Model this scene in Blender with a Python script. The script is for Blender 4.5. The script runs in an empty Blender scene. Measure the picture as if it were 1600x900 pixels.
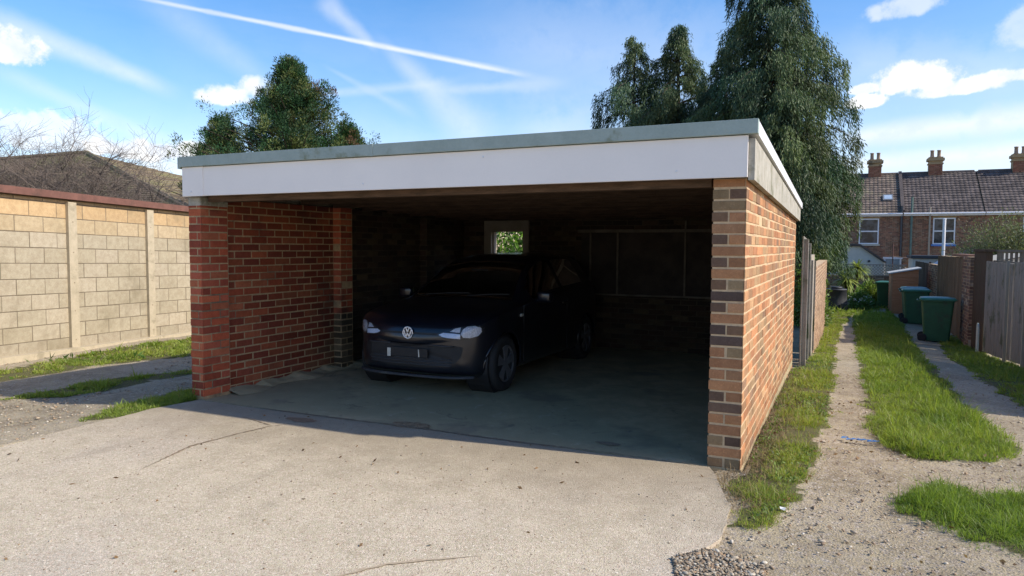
import bpy, bmesh, math, random
import numpy as np
from mathutils import Vector, Matrix
from mathutils.bvhtree import BVHTree
R = math.radians
random.seed(4); rng = np.random.default_rng(7)
sc = bpy.context.scene
COL = sc.collection

# ------------------------------------------------------------ camera, sky, sun, exposure
CAMLOC = (0.578, -4.887, 1.476); YAW = -0.4339; PITCH = 0.0576; ROLL = 0.0053; FPX = 1115.9
cd = bpy.data.cameras.new('camera'); cam = bpy.data.objects.new('camera', cd); COL.objects.link(cam)
Fv = Vector((math.sin(YAW)*math.cos(PITCH), math.cos(YAW)*math.cos(PITCH), -math.sin(PITCH)))
R0 = Vector((math.cos(YAW), -math.sin(YAW), 0)); U0 = R0.cross(Fv)
Rv = R0*math.cos(ROLL) + U0*math.sin(ROLL); Uv = -R0*math.sin(ROLL) + U0*math.cos(ROLL)
m = Matrix((Rv, Uv, -Fv)).transposed().to_4x4(); m.translation = Vector(CAMLOC)
cam.matrix_world = m
cd.sensor_fit = 'HORIZONTAL'; cd.sensor_width = 36; cd.lens = FPX/1600*36
cd.clip_start = .05; cd.clip_end = 2000
sc.camera = cam
SUN_AZ = R(84); SUN_EL = R(38)
sl = bpy.data.lights.new('sun', 'SUN'); sl.energy = 3.5; sl.angle = R(.8); sl.color = (1, .93, .82)
so = bpy.data.objects.new('sun', sl); COL.objects.link(so)
sd = Vector((math.sin(SUN_AZ)*math.cos(SUN_EL), math.cos(SUN_AZ)*math.cos(SUN_EL), math.sin(SUN_EL)))
so.rotation_euler = (-sd).to_track_quat('-Z', 'Y').to_euler()
sc.view_settings.view_transform = 'Standard'; sc.view_settings.look = 'None'
sc.view_settings.exposure = 0.66; sc.view_settings.gamma = 1
SKY = 0.15

def pixdir(u, v):
    d = Fv + Rv*((u-800)/FPX) - Uv*((v-450)/FPX)
    return d.normalized()

class NT:
    """small helper for wiring node trees"""
    def __init__(s, tree): s.t = tree; s.n = tree.nodes; s.l = tree.links
    def put(s, sock, v):
        if v is None: return
        if isinstance(v, bpy.types.NodeSocket): s.l.new(v, sock)
        elif isinstance(v, (tuple, list)) and len(v) == 3 and sock.type == 'RGBA': sock.default_value = (*v, 1)
        else: sock.default_value = v
    def node(s, typ, **kw):
        n = s.n.new(typ)
        for k, v in kw.items(): setattr(n, k, v)
        return n
    def math(s, op, a, b=None, c=None, clamp=False):
        n = s.node('ShaderNodeMath', operation=op, use_clamp=clamp)
        s.put(n.inputs[0], a); s.put(n.inputs[1], b)
        if c is not None: s.put(n.inputs[2], c)
        return n.outputs[0]
    def vmath(s, op, a, b=None, out=0):
        n = s.node('ShaderNodeVectorMath', operation=op)
        s.put(n.inputs[0], a)
        if b is not None: s.put(n.inputs[1], b)
        return n.outputs[out]
    def dot(s, a, b): return s.vmath('DOT_PRODUCT', a, tuple(b), 1)
    def noise(s, vec, scale, detail=4, rough=.55, dist=0, col=False):
        n = s.node('ShaderNodeTexNoise'); s.put(n.inputs['Vector'], vec)
        n.inputs['Scale'].default_value = scale; n.inputs['Detail'].default_value = detail
        n.inputs['Roughness'].default_value = rough; n.inputs['Distortion'].default_value = dist
        return n.outputs[1 if col else 0]
    def voro(s, vec, scale, feature='F1', out='Distance', rnd=1):
        n = s.node('ShaderNodeTexVoronoi', feature=feature); s.put(n.inputs['Vector'], vec)
        n.inputs['Scale'].default_value = scale; n.inputs['Randomness'].default_value = rnd
        return n.outputs[out]
    def mapr(s, v, a, b, c=0, d=1, smooth=True):
        n = s.node('ShaderNodeMapRange'); n.interpolation_type = 'SMOOTHSTEP' if smooth else 'LINEAR'
        s.put(n.inputs[0], v); n.inputs[1].default_value = a; n.inputs[2].default_value = b
        n.inputs[3].default_value = c; n.inputs[4].default_value = d
        return n.outputs[0]
    def mix(s, f, a, b, blend='MIX'):
        n = s.node('ShaderNodeMix', data_type='RGBA', blend_type=blend)
        s.put(n.inputs[0], f); s.put(n.inputs[6], a); s.put(n.inputs[7], b)
        return n.outputs[2]
    def scale(s, vec, v):
        return s.vmath('MULTIPLY', vec, tuple(v))

w = bpy.data.worlds.new('World'); sc.world = w; w.use_nodes = True
nt = NT(w.node_tree); nt.n.clear()
wo = nt.node('ShaderNodeOutputWorld'); bg = nt.node('ShaderNodeBackground'); bg.inputs[1].default_value = SKY
sky = nt.node('ShaderNodeTexSky', sky_type='NISHITA'); sky.sun_disc = False
sky.sun_elevation = SUN_EL; sky.sun_rotation = SUN_AZ; sky.air_density = 1.0; sky.dust_density = .6; sky.ozone_density = 2.6
hs = nt.node('ShaderNodeHueSaturation'); hs.inputs['Saturation'].default_value = 1.36; hs.inputs['Value'].default_value = .95
nt.l.new(sky.outputs[0], hs.inputs['Color'])
tc = nt.node('ShaderNodeTexCoord'); DIR = tc.outputs['Generated']
n1 = nt.noise(DIR, 9, 5, .6); n2 = nt.noise(DIR, 26, 6, .62); n3 = nt.noise(DIR, 70, 4, .6)
def streak(p1, p2, w1, w2, strength, rag=.4, fade=.15, wig=0.0):
    d1 = pixdir(*p1); d2 = pixdir(*p2)
    nrm = d1.cross(d2).normalized(); ax = (d2-d1).normalized(); mid = (d1+d2)/2; L = (d2-d1).length
    t = nt.math('ADD', nt.math('DIVIDE', nt.dot(nt.vmath('SUBTRACT', DIR, tuple(mid)), ax), L), .5)
    dist = nt.dot(DIR, nrm)
    if wig: dist = nt.math('ADD', dist, nt.math('MULTIPLY', nt.math('SUBTRACT', n1, .5), wig))
    dist = nt.math('ABSOLUTE', dist)
    wid = nt.mapr(t, 0, 1, w1, w2, False)
    q = nt.math('DIVIDE', dist, wid)
    q = nt.math('ADD', q, nt.math('MULTIPLY', nt.math('SUBTRACT', n2, .5), rag*3))
    m_ = nt.mapr(q, 0, 1.1, 1, 0)
    a = nt.mapr(t, -fade, fade, 0, 1); b = nt.mapr(t, 1-fade, 1+fade, 1, 0)
    front = nt.mapr(nt.dot(DIR, mid), .3, .5, 0, 1)
    r = nt.math('MULTIPLY', nt.math('MULTIPLY', m_, nt.math('MULTIPLY', a, b)), nt.math('MULTIPLY', front, strength))
    return r
def puff(u, v, ru, rv, strength, soft=.5):
    c = pixdir(u, v); a = Rv - c*Rv.dot(c); a.normalize(); b = Uv - c*Uv.dot(c); b.normalize()
    x = nt.math('DIVIDE', nt.dot(DIR, a), ru/FPX); y = nt.math('DIVIDE', nt.dot(DIR, b), rv/FPX)
    y = nt.math('MULTIPLY', y, nt.mapr(y, -.05, .05, 1.5, 1))      # flatter underneath
    r2 = nt.math('ADD', nt.math('MULTIPLY', x, x), nt.math('MULTIPLY', y, y))
    r2 = nt.math('ADD', r2, nt.math('MULTIPLY', nt.math('SUBTRACT', n2, .5), -4.2))
    r2 = nt.math('ADD', r2, nt.math('MULTIPLY', nt.math('SUBTRACT', n3, .5), -1.3))
    m_ = nt.mapr(r2, 1-soft, 1+soft*.9, 1, 0)
    return nt.math('MULTIPLY', m_, nt.math('MULTIPLY', nt.mapr(nt.dot(DIR, c), .3, .5), strength))
masks = [streak((215, -4), (790, 112), .0034, .0038, .55, .45, .1),
         streak((380, 28), (800, 112), .003, .006, .45, .3, .2),
         streak((-20, 25), (250, 135), .022, .014, .42, .3, .2), streak((240, 0), (420, 130), .03, .02, .16, .3, .3),
         streak((505, 0), (583, 72), .022, .008, .34, .35, .15), streak((610, 80), (760, 225), .012, .05, .30, .3, .25),
         streak((470, 150), (700, 130), .006, .012, .22, .3, .2), streak((690, 142), (870, 130), .008, .012, .22, .3, .2),
         streak((0, 110), (300, 245), .014, .016, .22, .3, .2), streak((520, 110), (640, 175), .004, .01, .14, .4, .2),
         streak((1330, 215), (1640, 180), .016, .024, .60, .45, .1), streak((1320, 258), (1640, 232), .012, .02, .5, .4, .1), streak((1300, 100), (1640, 108), .05, .04, .22, .5, .2),
         streak((760, 60), (1160, 130), .09, .12, .20, .5, .3), streak((820, 200), (1000, 240), .05, .05, .28, .5, .3),
         puff(12, 78, 40, 26, .85), puff(352, 152, 34, 14, .85, .8), puff(402, 140, 24, 16, .8, .8), puff(240, 238, 90, 17, .9), puff(70, 212, 90, 28, .6),
         puff(1435, 124, 48, 22, .9), puff(1500, 138, 58, 11, .75), puff(1570, 122, 48, 10, .7), puff(1600, 50, 24, 26, .4, .8), puff(1354, 161, 22, 10, .9), puff(1350, 140, 16, 8, .7), puff(1408, 16, 40, 14, .5, .8),
         puff(290, 262, 60, 14, .5)]
inv = None
for k in masks:
    o = nt.math('SUBTRACT', 1, k, clamp=True)
    inv = o if inv is None else nt.math('MULTIPLY', inv, o)
cov = nt.math('SUBTRACT', 1, inv, clamp=True)
# general thin veil, stronger towards the horizon
sepz = nt.node('ShaderNodeSeparateXYZ'); nt.l.new(DIR, sepz.inputs[0])
veil = nt.math('MULTIPLY', nt.mapr(sepz.outputs[2], .0, .42, .15, .02), nt.mapr(nt.noise(nt.scale(DIR, (1, 1, 3)), 3.2, 5, .6, .6), .3, .72, .25, 1.2))
cov = nt.math('ADD', cov, nt.math('MULTIPLY', veil, nt.math('SUBTRACT', 1, cov)))
cloudc = nt.mix(nt.mapr(n2, .35, .6), (4.1, 4.3, 4.75), (5.0, 4.95, 4.9))
fin = nt.mix(cov, nt.mix(1, hs.outputs[0], (1.26, .99, .98), 'MULTIPLY'), cloudc)
nt.l.new(fin, bg.inputs[0]); nt.l.new(bg.outputs[0], wo.inputs[0])

# ------------------------------------------------------------ objects, names, tags
ORG = {}
def tagp(o, label=None, cat=None, group=None, kind=None):
    if label: o['label'] = label
    if cat: o['category'] = cat
    if group: o['group'] = group
    if kind: o['kind'] = kind
    return o
def thing(name, label, cat, loc=(0, 0, 0), group=None, rz=0):
    o = bpy.data.objects.new(name, None); COL.objects.link(o); o.location = loc; o.rotation_euler = (0, 0, rz)
    o.empty_display_size = .2; ORG[o.name] = np.array(loc, float)
    return tagp(o, label, cat, group)
def mk(name, V, F, mat, parent=None, smooth=False, colors=None, uv=None, local=False):
    """one mesh object from arrays; V in world coordinates unless local"""
    V = np.asarray(V, float).reshape(-1, 3)
    if parent is not None and not local and parent.name in ORG: V = V - ORG[parent.name]
    me = bpy.data.meshes.new(name)
    if isinstance(F, np.ndarray):
        k = F.shape[1]; n = len(F)
        me.vertices.add(len(V)); me.vertices.foreach_set('co', V.ravel())
        me.loops.add(n*k); me.loops.foreach_set('vertex_index', F.ravel().astype(np.int32))
        me.polygons.add(n); me.polygons.foreach_set('loop_start', np.arange(0, n*k, k, dtype=np.int32))
        me.update(calc_edges=True)
    else:
        me.from_pydata(V.tolist(), [], [tuple(f) for f in F])
    if colors is not None:
        a = me.color_attributes.new('tint', 'FLOAT_COLOR', 'POINT')
        c = np.ones((len(V), 4)); c[:, :3] = colors; a.data.foreach_set('color', c.ravel())
    if smooth: me.polygons.foreach_set('use_smooth', np.ones(len(me.polygons), bool))
    me.materials.append(mat); me.update()
    o = bpy.data.objects.new(name, me); COL.objects.link(o)
    if parent is not None:
        o.parent = parent
        if parent.name in ORG: ORG[o.name] = ORG[parent.name]
    return o

class MB:
    """collects shapes that become ONE mesh"""
    def __init__(s): s.V = []; s.F = []; s.C = []; s.n = 0
    def add(s, V, F, c=None):
        V = np.asarray(V, float).reshape(-1, 3)
        s.V.append(V); s.F += [tuple(i+s.n for i in f) for f in F]; s.n += len(V)
        s.C.append(np.tile(np.array(c if c is not None else (1, 1, 1), float), (len(V), 1)))
    def box(s, a, b, c=None, bev=0.0, M=None):
        a = np.minimum(a, b).astype(float); b2 = np.maximum(a, b).astype(float); b = np.maximum(np.array(b, float), b2)
        if bev <= 0:
            V = [(x, y, z) for x in (a[0], b[0]) for y in (a[1], b[1]) for z in (a[2], b[2])]
            F = [(0, 1, 3, 2), (4, 6, 7, 5), (0, 4, 5, 1), (2, 3, 7, 6), (0, 2, 6, 4), (1, 5, 7, 3)]
        else:
            bm = bmesh.new(); bmesh.ops.create_cube(bm, size=1)
            for v in bm.verts: v.co = Vector([(a[i]+b[i])/2 + v.co[i]*(b[i]-a[i]) for i in range(3)])
            bmesh.ops.bevel(bm, geom=bm.edges[:], offset=bev, segments=2, affect='EDGES', profile=.6)
            bm.verts.index_update(); V = [tuple(v.co) for v in bm.verts]; F = [[v.index for v in f.verts] for f in bm.faces]; bm.free()
        V = np.array(V)
        if M is not None: V = np.array([tuple(M @ Vector(v)) for v in V])
        s.add(V, F, c); return s
    def tube(s, pts, rad, seg=8, c=None, caps=True):
        pts = [Vector(p) for p in pts]; n = len(pts)
        rad = [rad]*n if isinstance(rad, (int, float)) else rad
        V = []; up = Vector((0, 0, 1))
        for i, p in enumerate(pts):
            d = (pts[min(i+1, n-1)] - pts[max(i-1, 0)]).normalized()
            u = d.cross(up if abs(d.z) < .95 else Vector((1, 0, 0))).normalized(); v = d.cross(u)
            for k in range(seg):
                a = 2*math.pi*k/seg; V.append(p + (u*math.cos(a) + v*math.sin(a))*rad[i])
        F = [(i*seg+k, i*seg+(k+1) % seg, (i+1)*seg+(k+1) % seg, (i+1)*seg+k) for i in range(n-1) for k in range(seg)]
        if caps: F += [tuple(range(seg))[::-1], tuple(range((n-1)*seg, n*seg))]
        s.add([tuple(v) for v in V], F, c); return s
    def lathe(s, prof, o=(0, 0, 0), axis='z', seg=24, c=None, M=None):
        V = []
        for r, h in prof:
            for k in range(seg):
                a = 2*math.pi*k/seg; x, y = r*math.cos(a), r*math.sin(a)
                p = {'z': (x, y, h), 'x': (h, x, y), 'y': (x, h, y)}[axis]
                V.append((p[0]+o[0], p[1]+o[1], p[2]+o[2]))
        n = len(prof)
        F = [(i*seg+k, i*seg+(k+1) % seg, (i+1)*seg+(k+1) % seg, (i+1)*seg+k) for i in range(n-1) for k in range(seg)]
        F += [tuple(range(seg))[::-1], tuple(range((n-1)*seg, n*seg))]
        if M is not None: V = [tuple(M @ Vector(v)) for v in V]
        s.add(V, F, c); return s
    def prism(s, poly, a, b, axis='z', c=None):
        """poly of 2-D points extruded along an axis from a to b"""
        n = len(poly); V = []
        for h in (a, b):
            for p in poly: V.append({'z': (p[0], p[1], h), 'x': (h, p[0], p[1]), 'y': (p[0], h, p[1])}[axis])
        s.add(V, [tuple(range(n))[::-1], tuple(range(n, 2*n))] + [(k, (k+1) % n, n+(k+1) % n, n+k) for k in range(n)], c); return s
    def build(s, name, mat, parent=None, smooth=False, local=False):
        return mk(name, np.concatenate(s.V), s.F, mat, parent, smooth, np.concatenate(s.C), local=local)

# ------------------------------------------------------------ procedural materials
def material(name):
    m_ = bpy.data.materials.new(name); m_.use_nodes = True; t = NT(m_.node_tree)
    b = t.n['Principled BSDF']; c = t.node('ShaderNodeTexCoord').outputs['Object']
    return m_, t, b, c
def setb(t, b, base, rough, bump=None, bs=.3, bd=.01, spec=.5, metal=0):
    t.put(b.inputs['Base Color'], base); t.put(b.inputs['Roughness'], rough); b.inputs['Specular IOR Level'].default_value = spec
    b.inputs['Metallic'].default_value = metal
    if bump is not None:
        n = t.node('ShaderNodeBump'); n.inputs['Strength'].default_value = bs; n.inputs['Distance'].default_value = bd
        t.put(n.inputs['Height'], bump); t.l.new(n.outputs[0], b.inputs['Normal'])
def simple(name, c1, c2=None, sc_=8, rough=.7, bs=.2, bd=.004, spec=.5, metal=0, stretch=(1, 1, 1), tint=False, fine=60, stain=None, stain_sc=1.5, stain_lo=.52, stain_hi=.68):
    m_, t, b, c = material(name); c2 = c2 or c1
    v = t.scale(c, stretch); n = t.noise(v, sc_, 6, .65); f = t.noise(v, fine, 4, .7)
    k = t.mapr(t.math('ADD', t.math('MULTIPLY', n, .65), t.math('MULTIPLY', f, .35)), .34, .66)
    col = t.mix(k, c1, c2)
    if tint:
        at = t.node('ShaderNodeAttribute'); at.attribute_name = 'tint'
        col = t.mix(1, col, at.outputs['Color'], 'MULTIPLY')
    if stain: col = t.mix(t.mapr(t.noise(c, stain_sc, 5, .7), stain_lo, stain_hi), col, stain)
    r = t.mapr(n, .3, .7, rough-.08, min(1, rough+.08))
    setb(t, b, col, r, t.math('ADD', n, f), bs, bd, spec, metal)
    return m_
def brickmat(name, mort=False, dirt=(.10, .085, .06), amt=.5):
    m_, t, b, c = material(name)
    at = t.node('ShaderNodeAttribute'); at.attribute_name = 'tint'; base = at.outputs['Color']
    n1_ = t.noise(c, 14, 6, .7); n2_ = t.noise(c, 90, 4, .7); n3_ = t.noise(c, 1.3, 5, .65)
    sp = t.voro(c, 130)
    col = t.mix(t.mapr(n1_, .3, .7, 0, .55), base, t.mix(1, base, (.62, .55, .5), 'MULTIPLY'))
    col = t.mix(t.mapr(n2_, .5, .72, 0, .5), col, t.mix(1, base, (1.5, 1.45, 1.35), 'MULTIPLY'))
    col = t.mix(t.mapr(sp, .0, .2, .5, 0), col, (.05, .04, .035))
    col = t.mix(t.mapr(n3_, .5, .75, 0, amt), col, dirt)
    setb(t, b, col, .9, t.math('ADD', t.math('MULTIPLY', n2_, .7), n1_), .55, .006, .25)
    return m_
M = {}
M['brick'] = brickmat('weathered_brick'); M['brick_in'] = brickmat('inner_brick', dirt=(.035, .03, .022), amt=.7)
M['mortar'] = simple('mortar', (.64, .46, .27), (.48, .35, .215), 20, .95, .5, .004, .2, stain=(.36, .27, .18), stain_sc=3)
M['mortar_red'] = simple('red_wall_mortar', (.46, .33, .18), (.32, .23, .13), 20, .95, .5, .004, .2, stain=(.15, .12, .08), stain_sc=1.5)
M['block'] = brickmat('concrete_block', dirt=(.20, .165, .10), amt=.55)
M['block_mortar'] = simple('block_joint', (.20, .16, .10), (.15, .12, .08), 20, .95, .4)
M['post_conc'] = simple('post_concrete', (.50, .42, .29), (.40, .34, .23), 10, .9, .4, .004, .3, stain=(.32, .27, .18), stain_sc=4)
M['white'] = simple('white_plastic_fascia', (.86, .81, .75), (.82, .775, .72), 1.5, .38, .02, spec=.4)
M['felt'] = simple('roof_edge_trim', (.33, .40, .365), (.27, .335, .30), 5, .6, .15, stain=(.15, .17, .09), stain_sc=2.3, stain_lo=.56, stain_hi=.72)
M['felt_side'] = simple('bright_roof_trim', (.72, .72, .74), (.62, .62, .62), 5, .45, .1)
M['verge'] = simple('cement_verge', (.43, .41, .35), (.31, .295, .24), 9, .9, .5, .006, .2, stain=(.17, .17, .11), stain_sc=3)
M['timber_dark'] = simple('old_roof_timber', (.08, .05, .032), (.035, .024, .017), 6, .85, .5, .006, .2, stretch=(1, 8, 8))
M['deck'] = simple('roof_deck', (.05, .038, .03), (.025, .02, .018), 4, .9, .3)
M['wood_grey'] = simple('weathered_boards', (.34, .31, .27), (.20, .18, .15), 5, .88, .6, .006, .2, stretch=(9, 9, .7), stain=(.10, .11, .06), stain_sc=2)
M['wood_pale'] = simple('pale_post', (.42, .37, .29), (.30, .26, .20), 5, .88, .5, .004, .2, stretch=(9, 9, .7))
M['wood_brown'] = simple('brown_timber', (.10, .065, .042), (.055, .038, .027), 5, .85, .5, .005, .2, stretch=(9, 9, .8), stain=(.06, .06, .035), stain_sc=2)
M['batten'] = simple('dusty_batten', (.16, .14, .11), (.10, .09, .07), 5, .9, .3)
M['reed'] = simple('reed_screen', (.33, .23, .145), (.17, .12, .08), 6, .9, .8, .01, .15, stretch=(14, 14, .5))
M['shed'] = simple('orange_stained_boards', (.58, .25, .11), (.46, .18, .08), 5, .75, .3, stretch=(1, 1, 6))
M['shed_roof'] = simple('pale_felt', (.48, .49, .48), (.38, .39, .38), 8, .85, .3)
M['bin'] = simple('green_bin_plastic', (.03, .12, .055), (.024, .09, .042), 4, .5, .08, .002, .4, stain=(.04, .07, .04), stain_sc=3)
M['bin_lid'] = simple('green_lid_plastic', (.06, .20, .115), (.04, .145, .085), 4, .38, .08, .002, .5)
M['bin_lid_blue'] = simple('bluish_lid_plastic', (.06, .15, .19), (.05, .17, .12), 3, .35, .08, .002, .5)
M['rubber'] = simple('rubber', (.018, .018, .018), (.028, .027, .026), 20, .85, .2)
M['black_plastic'] = simple('black_plastic', (.03, .032, .036), (.045, .045, .048), 5, .6, .1, stain=(.08, .08, .07), stain_sc=4)
M['rust_brown'] = simple('brown_edge_sheet', (.19, .085, .06), (.13, .058, .042), 7, .75, .3, stain=(.10, .05, .035), stain_sc=3)
M['render'] = simple('cream_render', (.60, .57, .49), (.52, .49, .42), 4, .9, .3)
M['upvc'] = simple('white_window_frame', (.78, .78, .78), (.72, .72, .72), 3, .4, .02)
M['blue_sill'] = simple('blue_paint', (.09, .22, .55), (.07, .18, .45), 4, .5, .05)
M['stone_sill'] = simple('cream_sill', (.55, .50, .38), (.45, .41, .32), 8, .85, .2)
M['pipe'] = simple('dark_pipe', (.035, .04, .045), (.05, .055, .06), 5, .5, .05)
M['pipe_green'] = simple('green_grey_pipe', (.12, .20, .16), (.09, .14, .12), 5, .6, .05)
M['lead'] = simple('grey_lead', (.22, .23, .24), (.15, .16, .17), 4, .6, .2)
M['tile_a'] = simple('mossy_tiles', (.19, .145, .11), (.115, .09, .075), 1.5, .85, .6, .02, .3, tint=True, stain=(.22, .19, .12), stain_sc=.8, stain_lo=.5, stain_hi=.75)
M['tile_b'] = simple('dark_tiles', (.125, .10, .088), (.08, .067, .062), 1.5, .85, .6, .02, .3, tint=True, stain=(.15, .125, .085), stain_sc=.7, stain_lo=.58, stain_hi=.78)
M['tile_c'] = simple('brown_bungalow_tiles', (.26, .20, .125), (.18, .14, .09), 1.2, .9, .6, .02, .2, tint=True, stain=(.26, .24, .11), stain_sc=.7, stain_lo=.45, stain_hi=.7)
M['pot'] = simple('clay_pot', (.34, .25, .18), (.26, .18, .13), 6, .8, .2)
M['bark'] = simple('bark', (.085, .065, .05), (.05, .04, .03), 12, .95, .8, .01, .1, stretch=(4, 4, 1))
M['twig'] = simple('bare_twig', (.17, .13, .10), (.10, .08, .065), 8, .9, .3)
M['straw'] = simple('dry_straw', (.33, .25, .14), (.22, .16, .09), 8, .9, .2, tint=True)
M['stone'] = simple('pebbles', (1, 1, 1), (.8, .78, .74), 30, .85, .4, .002, .3, tint=True)
M['slabstone'] = simple('paving_slab', (.40, .37, .31), (.30, .28, .23), 8, .9, .3)
M['blue_rag'] = simple('blue_plastic', (.05, .17, .42), (.08, .25, .52), 30, .5, .3)
M['paper'] = simple('white_paper', (.75, .75, .73), (.65, .65, .62), 20, .7, .1)
M['crack'] = simple('crack_dirt', (.28, .21, .135), (.19, .14, .09), 30, .98, .6)
M['moss_wood'] = simple('mossy_concrete_trellis', (.16, .14, .11), (.10, .095, .075), 6, .9, .3)
M['clearish'] = simple('pale_blue_sheeting', (.42, .52, .62), (.34, .43, .52), 4, .35, .05)

def leafmat(name, rough=.55, trans=.35):
    m_, t, b, c = material(name)
    at = t.node('ShaderNodeAttribute'); at.attribute_name = 'tint'; col = at.outputs['Color']
    setb(t, b, col, rough, None, spec=.35)
    tr = t.node('ShaderNodeBsdfTranslucent'); t.put(tr.inputs[0], t.mix(1, col, (1.3, 1.35, .7), 'MULTIPLY'))
    mx = t.node('ShaderNodeMixShader'); mx.inputs[0].default_value = trans
    t.l.new(b.outputs[0], mx.inputs[1]); t.l.new(tr.outputs[0], mx.inputs[2]); t.l.new(mx.outputs[0], t.n['Material Output'].inputs[0])
    return m_
M['leaf'] = leafmat('leaf'); M['needle'] = leafmat('needle', .6, .18); M['grass'] = leafmat('grass_blade', .5, .45)

def glassmat(name, tint=(.02, .03, .025), alpha=.5, rough=.03):
    m_, t, b, c = material(name)
    gl = t.node('ShaderNodeBsdfGlossy'); gl.inputs['Roughness'].default_value = rough; gl.inputs[0].default_value = (1, 1, 1, 1)
    tr = t.node('ShaderNodeBsdfTransparent'); tr.inputs[0].default_value = (*tint, 1)
    fr = t.node('ShaderNodeFresnel'); fr.inputs[0].default_value = 1.5
    mx = t.node('ShaderNodeMixShader'); t.l.new(fr.outputs[0], mx.inputs[0]); t.l.new(tr.outputs[0], mx.inputs[1]); t.l.new(gl.outputs[0], mx.inputs[2])
    t.l.new(mx.outputs[0], t.n['Material Output'].inputs[0]); return m_
M['car_glass'] = glassmat('car_glass', (.55, .62, .57)); M['lamp_glass'] = glassmat('lamp_cover', (.95, .95, .97))
def winmat():
    m_, t, b, c = material('window_glass')
    setb(t, b, t.mix(t.mapr(t.noise(c, 2.5, 3), .4, .6), (.02, .025, .03), (.07, .08, .09)), .12, None, spec=.35); return m_
M['win'] = winmat()
def paint():
    m_, t, b, c = material('dark_navy_car_paint')
    setb(t, b, t.mix(t.mapr(t.noise(c, 3, 4), .4, .7), (.006, .0072, .0125), (.010, .0115, .018)), .28, None, spec=.45); b.inputs['Coat Weight'].default_value = .5; b.inputs['Coat Roughness'].default_value = .12
    return m_
M['paint'] = paint()
M['trim'] = simple('black_car_trim', (.012, .012, .013), (.018, .018, .019), 20, .6, .1)
M['chrome'] = simple('bright_reflector', (.95, .96, .98), (.60, .62, .66), 26, .22, .6, .02, .8, metal=.35)
M['lampwhite'] = simple('lamp_inner_white', (.80, .86, .95), (.60, .66, .78), 10, .2, .05)
M['badge'] = simple('silver_badge', (.92, .92, .93), (.85, .85, .86), 20, .28, .02, metal=.3)
M['hubcap'] = simple('grey_wheel_trim', (.17, .17, .175), (.13, .13, .135), 10, .38, .05, metal=.2)
M['seat'] = simple('seat_fabric', (.03, .03, .035), (.05, .05, .055), 15, .9, .2)
M['plate_white'] = simple('plate_remnant', (.62, .60, .52), (.55, .53, .46), 20, .6, .1)

# ------------------------------------------------------------ terrain
def vnoise(x, y, s, seed=0):
    x = np.asarray(x)*s; y = np.asarray(y)*s; xi = np.floor(x).astype(int); yi = np.floor(y).astype(int)
    fx = x-xi; fy = y-yi; fx = fx*fx*(3-2*fx); fy = fy*fy*(3-2*fy)
    def h(a, b):
        v = np.sin(a*127.1 + b*311.7 + seed*74.7)*43758.5453; return v-np.floor(v)
    return (h(xi, yi)*(1-fx)+h(xi+1, yi)*fx)*(1-fy) + (h(xi, yi+1)*(1-fx)+h(xi+1, yi+1)*fx)*fy
def fbm(x, y, s, seed=0, o=4): return sum(vnoise(x, y, s*2**k, seed+k)*.5**k for k in range(o))/sum(.5**k for k in range(o))
def H(x, y):
    x = np.asarray(x, float); y = np.asarray(y, float)
    z = np.interp(y, [-30, 1, 6, 11, 14.5, 20, 26, 46, 400], [0, 0, -.12, -.5, -.68, -.74, -.8, -2.3, -2.3])
    z2 = np.interp(y, [-30, 3, 10, 30, 50, 400], [-.06, -.1, -.3, -1., -1.8, -2])
    t = np.clip((-x-2)/5, 0, 1)
    z = z*(1-t) + z2*t*np.clip((-x-5)/1.5, 0, 1)
    return z - .05*np.clip(x-1.8, 0, 3)*np.clip(y/8, 0, 1)
def inpoly(x, y, P):
    x = np.asarray(x); y = np.asarray(y); c = np.zeros(x.shape, bool); n = len(P)
    for i in range(n):
        x1, y1 = P[i]; x2, y2 = P[(i+1) % n]
        if y1 == y2: continue
        c ^= ((y1 > y) != (y2 > y)) & (x < (x2-x1)*(y-y1)/(y2-y1) + x1)
    return c
APRON = [(-5.02, 0), (-5.03, -.5), (-5.0, -1.1), (-4.94, -1.8), (-4.98, -2.6), (-5.0, -9), (-.2, -9), (-.15, -3), (-.05, -2.0), (-.07, -1.70), (-.12, -1.55), (.0, -1.4), (.045, -1.24), (.05, -1.0), (.02, -.69), (-.05, -.45), (-.13, -.2), (-.20, -.03)]
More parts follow.
